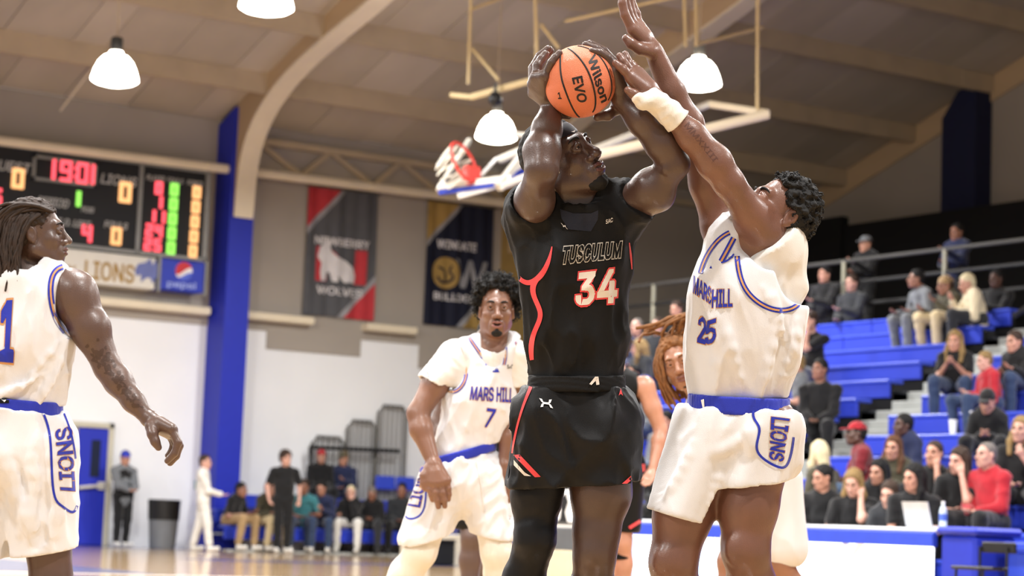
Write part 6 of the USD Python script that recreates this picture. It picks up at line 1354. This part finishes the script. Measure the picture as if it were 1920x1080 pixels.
P_('bald man in black jacket and pale grey trousers resting his face in his hand', wall_sit(664, 922, 0, (-.8, -1, 0), arms=('face', 'knee'), lean=.16, look=(-.9, -1, -.3)), 'pale', 'bald', 'pale', 'black', 'white', 'white', group=W1)
P_('person in black coat slouching on the lower bench, head turned down', wall_sit(702, 925, 0, (-.8, -1, 0), arms=('lap', 'lap'), lean=.1, look=(-.8, -1, -.6)), 'mid', 'short', 'grey', 'black', 'charcoal', 'black', group=W1)
P_('man in dark coat at the small bleacher’s right end beside the number 7 player', wall_sit(757, 918, 0, (-.7, -1, 0), arms=('lap', 'lap'), lean=.1, look=(-.9, -1, -.2)), 'mid', 'short', 'black', 'charcoal', 'black', 'black', group=W1)
# ------------------------------------------------------------------ loose things in the stands
cu = thing('paper_cup', 'tall white paper cup standing on the bench by the woman in jeans', 'cup', hit(1787, 782, 0, rowX(5) + .12) * [1, 1, 0] + [0, 0, rowZ(5)])
mesh('cup', lathe([(0, 0), (.034, 0), (.046, .15), (.048, .155), (.044, .155), (.032, .01), (0, .01)], 24), m_whitep, cu, smooth=40); mesh('cup_lid', lathe([(0, .165), (.044, .165), (.05, .158), (.05, .15)], 24), m_whitep, cu, smooth=40)
gb = thing('green_bottle', 'green plastic soda bottle beside the person in the black hat', 'bottle', hit(1821, 778, 0, rowX(5) + .1) * [1, 1, 0] + [0, 0, rowZ(5)])
mesh('bottle', lathe([(0, 0), (.036, 0), (.04, .02), (.036, .07), (.042, .12), (.036, .18), (.014, .225), (.014, .24), (0, .24)], 24), mat('green_plastic', '#4f8f45', .2, spec=.6), gb, smooth=50); mesh('cap', lathe([(0, .238), (.017, .238), (.017, .26), (0, .26)], 16), m_whitep, gb)
ph = thing('phone', 'red cased phone held by the woman in jeans', 'phone', at(1783, 686, 26.0)); mesh('case', bevel_box((-.012, -.06, -.07), (.0, .06, .07), .008), CL['red'], ph, smooth=False); mesh('screen', bevel_box((.0, -.052, -.062), (.004, .052, .062), .002), m_blacktrim, ph, smooth=False)
ts = thing('paper_tissue', 'crumpled white paper tissue held by the woman behind the laptop', 'tissue', at(1726, 944, 21.0)); tq = icosphere(3, .055); tq.vertices *= 1 + .5 * (meshkit.noise(tq.vertices * 60, 5) - .5)[:, None]; mesh('tissue', tq, m_whitep, ts, smooth=False)
# ------------------------------------------------------------------ players further off
def court_player(label, u, d, vhead, f, look, sk, hair, hcol, top, short, skl, arms=('down', 'down'), stride=.12, lean=.06, extra=None, tights=None, piping=()):
    q = at(u, vhead, d); tall = float(np.clip(q[2] / 1.57, .8, 1.25)); J = stand((q[0], q[1], 0), f, tall=tall, arms=arms, look=look, stride=stride, lean=lean)
    tall *= q[2] / J['head'][2]; J = stand((q[0], q[1], 0), f, tall=tall, arms=arms, look=look, stride=stride, lean=lean); mv = (q - J['head']) * [1, 1, 0]
    for kk in J: J[kk] = [x + mv for x in J[kk]] if kk in ('sh', 'el', 'wr', 'hip', 'kn', 'an') else (J[kk] + mv if kk in ('head', 'neck', 'pelvis') else J[kk])
    t = thing('person', label, 'person'); b = Blob(); sc = 1.05; L = head_prims(b, J['head'], J['look'], J['up'], sc)
    b.cap(J['head'] - .05 * J['up'] - .02 * L.Y, J['neck'], .06, .066, k=.03).cap(J['sh'][0], J['sh'][1], .062, k=.04).cap(J['neck'], J['pelvis'], .1, .1, k=.03)
    for i in (0, 1):
        b.limb([J['sh'][i], (J['sh'][i] + J['el'][i]) / 2, J['el'][i]], [.064, .056, .042], k=.02).limb([J['el'][i], J['el'][i] * .7 + J['wr'][i] * .3, J['wr'][i]], [.042, .046, .029], k=.02)
        dd = unit(J['wr'][i] - J['el'][i]); ff = unit(dd + .2 * J['hd'][i]); s_ = unit(np.cross(ff, J['hn'][i])) if abs(ff @ J['hn'][i]) < .9 else unit(np.cross(ff, CF)); n_ = np.cross(s_, ff); w = J['wr'][i]; sg = 1 if i else -1
        b.cap(w + .02 * ff, w + .065 * ff, .028, .034, k=.015, flat=(n_, .55))
        for k in range(4):
            kn = w + .095 * ff + (k - 1.5) * .019 * s_; ln = (.07, .08, .075, .058)[k]; b.cap(kn - .03 * ff, kn, .0115, .0105, k=.008).cap(kn, kn + ln * unit(ff + .5 * n_), .0105, .0085, k=.004)
        b.cap(w + .03 * ff - .022 * sg * s_, w + .1 * ff - .055 * sg * s_, .013, .010, k=.01)
        h_, k_, a_ = J['hip'][i], J['kn'][i] + f_ * .04 if (f_ := unit(f)) is not None else 0, J['an'][i]
        b.limb([h_, (h_ + k_) / 2, k_], [.1, .085, .062], k=.03).limb([k_, k_ * .7 + a_ * .3 - f_ * .02, a_], [.06, .064, .036], k=.03).cap(a_, a_ + f_ * .14 - _z * .04, .04, .032, k=.02)
    lo, hi = J['head'] - .155, J['head'] + .155
    mesh('body', [b.mesh(.009, holes=((lo, hi),)), b.mesh(.0042, lo, hi)], skl, t, smooth=True); face_parts(t, L, HR[hcol], m_lip25)
    ax = J['pelvis'] - J['neck']; fw = unit(np.cross(ax, unit(J['sh'][1] - J['sh'][0])))
    j = Blob(); j.limb([J['neck'] + ax * .2, J['neck'] + ax * .6, J['pelvis']], [.19, .18, .165], k=.06, flat=(fw, .68)).cap(J['sh'][0] * .85 + J['sh'][1] * .15, J['sh'][0] * .15 + J['sh'][1] * .85, .07, k=.05)
    for i in (0, 1): j.cap(J['sh'][i] + _z * .02, J['sh'][i] - _z * .16, .07, .075, k=.02, sub=True)
    j.cap(J['head'], J['neck'], .075, .075, k=.02, sub=True); j.wrinkle(folds(.013, 9, along(CU, .35), 91)); mesh('jersey', j.mesh(.010), top, t, smooth=True)
    s = Blob(); s.cap(J['pelvis'] + _z * .05, J['pelvis'] - _z * .1, .165, .18, k=.05, flat=(fw, .75))
    for i in (0, 1): h_ = J['hip'][i]; e_ = h_ + (J['kn'][i] - h_) * .78; s.cap(h_, e_, .13, .115, k=.04)
    s.wrinkle(folds(.013, 9, along(CU, .3), 95)); s.cut(J['pelvis'] - _z * .42, -_z, .004)
    mesh('shorts', s.mesh(.010), short, t, smooth=True)
    for path, wd, mm in piping: mesh('piping', band(s, path, wd, d, .004), mm, t, smooth=True)
    if hair: mesh('hair', hair_cap(L, .014, .008, seed=3).mesh(.0055), HR[hcol], t, smooth=True)
    for i in (0, 1): a = J['an'][i]; shoe(t, [a[0] - .05 * f_[0], a[1] - .05 * f_[1], 0], [a[0] + .25 * f_[0], a[1] + .25 * f_[1], 0], m_whitep if top is m_wht else m_blk2, m_whitep)
    if extra: extra(t, J, L)
    return t
m_skd = skin('dreads', '#9c6c52')
HR['ginger'] = mat('hair_ginger', '#85572f', .75, vary=.45, scale=40)
def dread_hair(t, J, L):
    g = np.random.default_rng(12); A, M, B = [], [], []
    for i in range(64):
        a = g.uniform(-2.5, 2.5) + math.pi; ca, sa = math.sin(a), math.cos(a); up = g.uniform(.3, 1)
        A.append(L.p((.066 * ca * (1.1 - .5 * up), -.02 + .08 * sa * (1.1 - .5 * up), .06 + .07 * up)))
        if i < 14: M.append(L.p((g.uniform(-.16, .1), g.uniform(-.06, .04), .17 + g.uniform(0, .03)))); B.append(L.p((g.uniform(-.24, .16), g.uniform(-.08, .06), .16 + g.uniform(-.06, .08))))
        else: M.append(L.p((.115 * ca, -.03 + .115 * sa, .04))); B.append(L.p((.115 * ca + g.uniform(-.015, .015), -.03 + .11 * sa, -.12 - g.uniform(0, .07))))
    mesh('dreadlocks', dreads((A, M), B, 13, r=.010, wig=.008), HR['ginger'], t, smooth=True, kind='stuff', label='light brown dreadlocks, some standing out to the side')
    q = Blob(); Q = Loc(q, L.c, L.Y, L.Z, L.sc); Q.ell((0, .077, -.104), (.022, .022, .014)); mesh('goatee', q.mesh(.004), HR['brown'], t, smooth=True)
court_player('player in white with light brown dreadlocks peering out behind the defender', 1274, 10.6, 680, camdir(-1, 0, .25) * [1, 1, 0], camdir(-.18, -.06, 1), None, True, 'ginger', m_wht, m_wht2, m_skd, extra=dread_hair, stride=.2, lean=.36)
def black_trim(t, J, L):
    for i in (0, 1):
        a, k = J['an'][i], J['kn'][i]; c = Blob(); m_ = k * .82 + a * .18 + unit(J['look'] * [1, 1, 0]) * .02; c.cap(m_ + _z * .03, m_ - _z * .03, .072, k=.01).cut(m_ + _z * .03, _z).cut(m_ - _z * .03, -_z); mesh('knee_band', c.mesh(.009), m_blk, t, smooth=True)
court_player('teammate in black with red piping standing behind the shooter’s left hip', 1148, 13.5, 650, camdir(-.2, 0, .9) * [1, 1, 0], camdir(-.6, .1, .6), None, True, 'brown', m_blk, m_blk2, SK['light'], extra=black_trim, stride=.1, piping=(([(1206, 870), (1210, 920), (1214, 965)], 7, m_coral), ([(1180, 990), (1196, 980), (1210, 972)], 6, m_coral)))
court_player('teammate in black shorts mostly hidden behind the number 7 player', 925, 13.0, 640, camdir(.3, 0, .9) * [1, 1, 0], camdir(.3, .1, 1), None, True, 'black', m_blk, m_blk2, m_sk1, stride=.16, lean=.1)
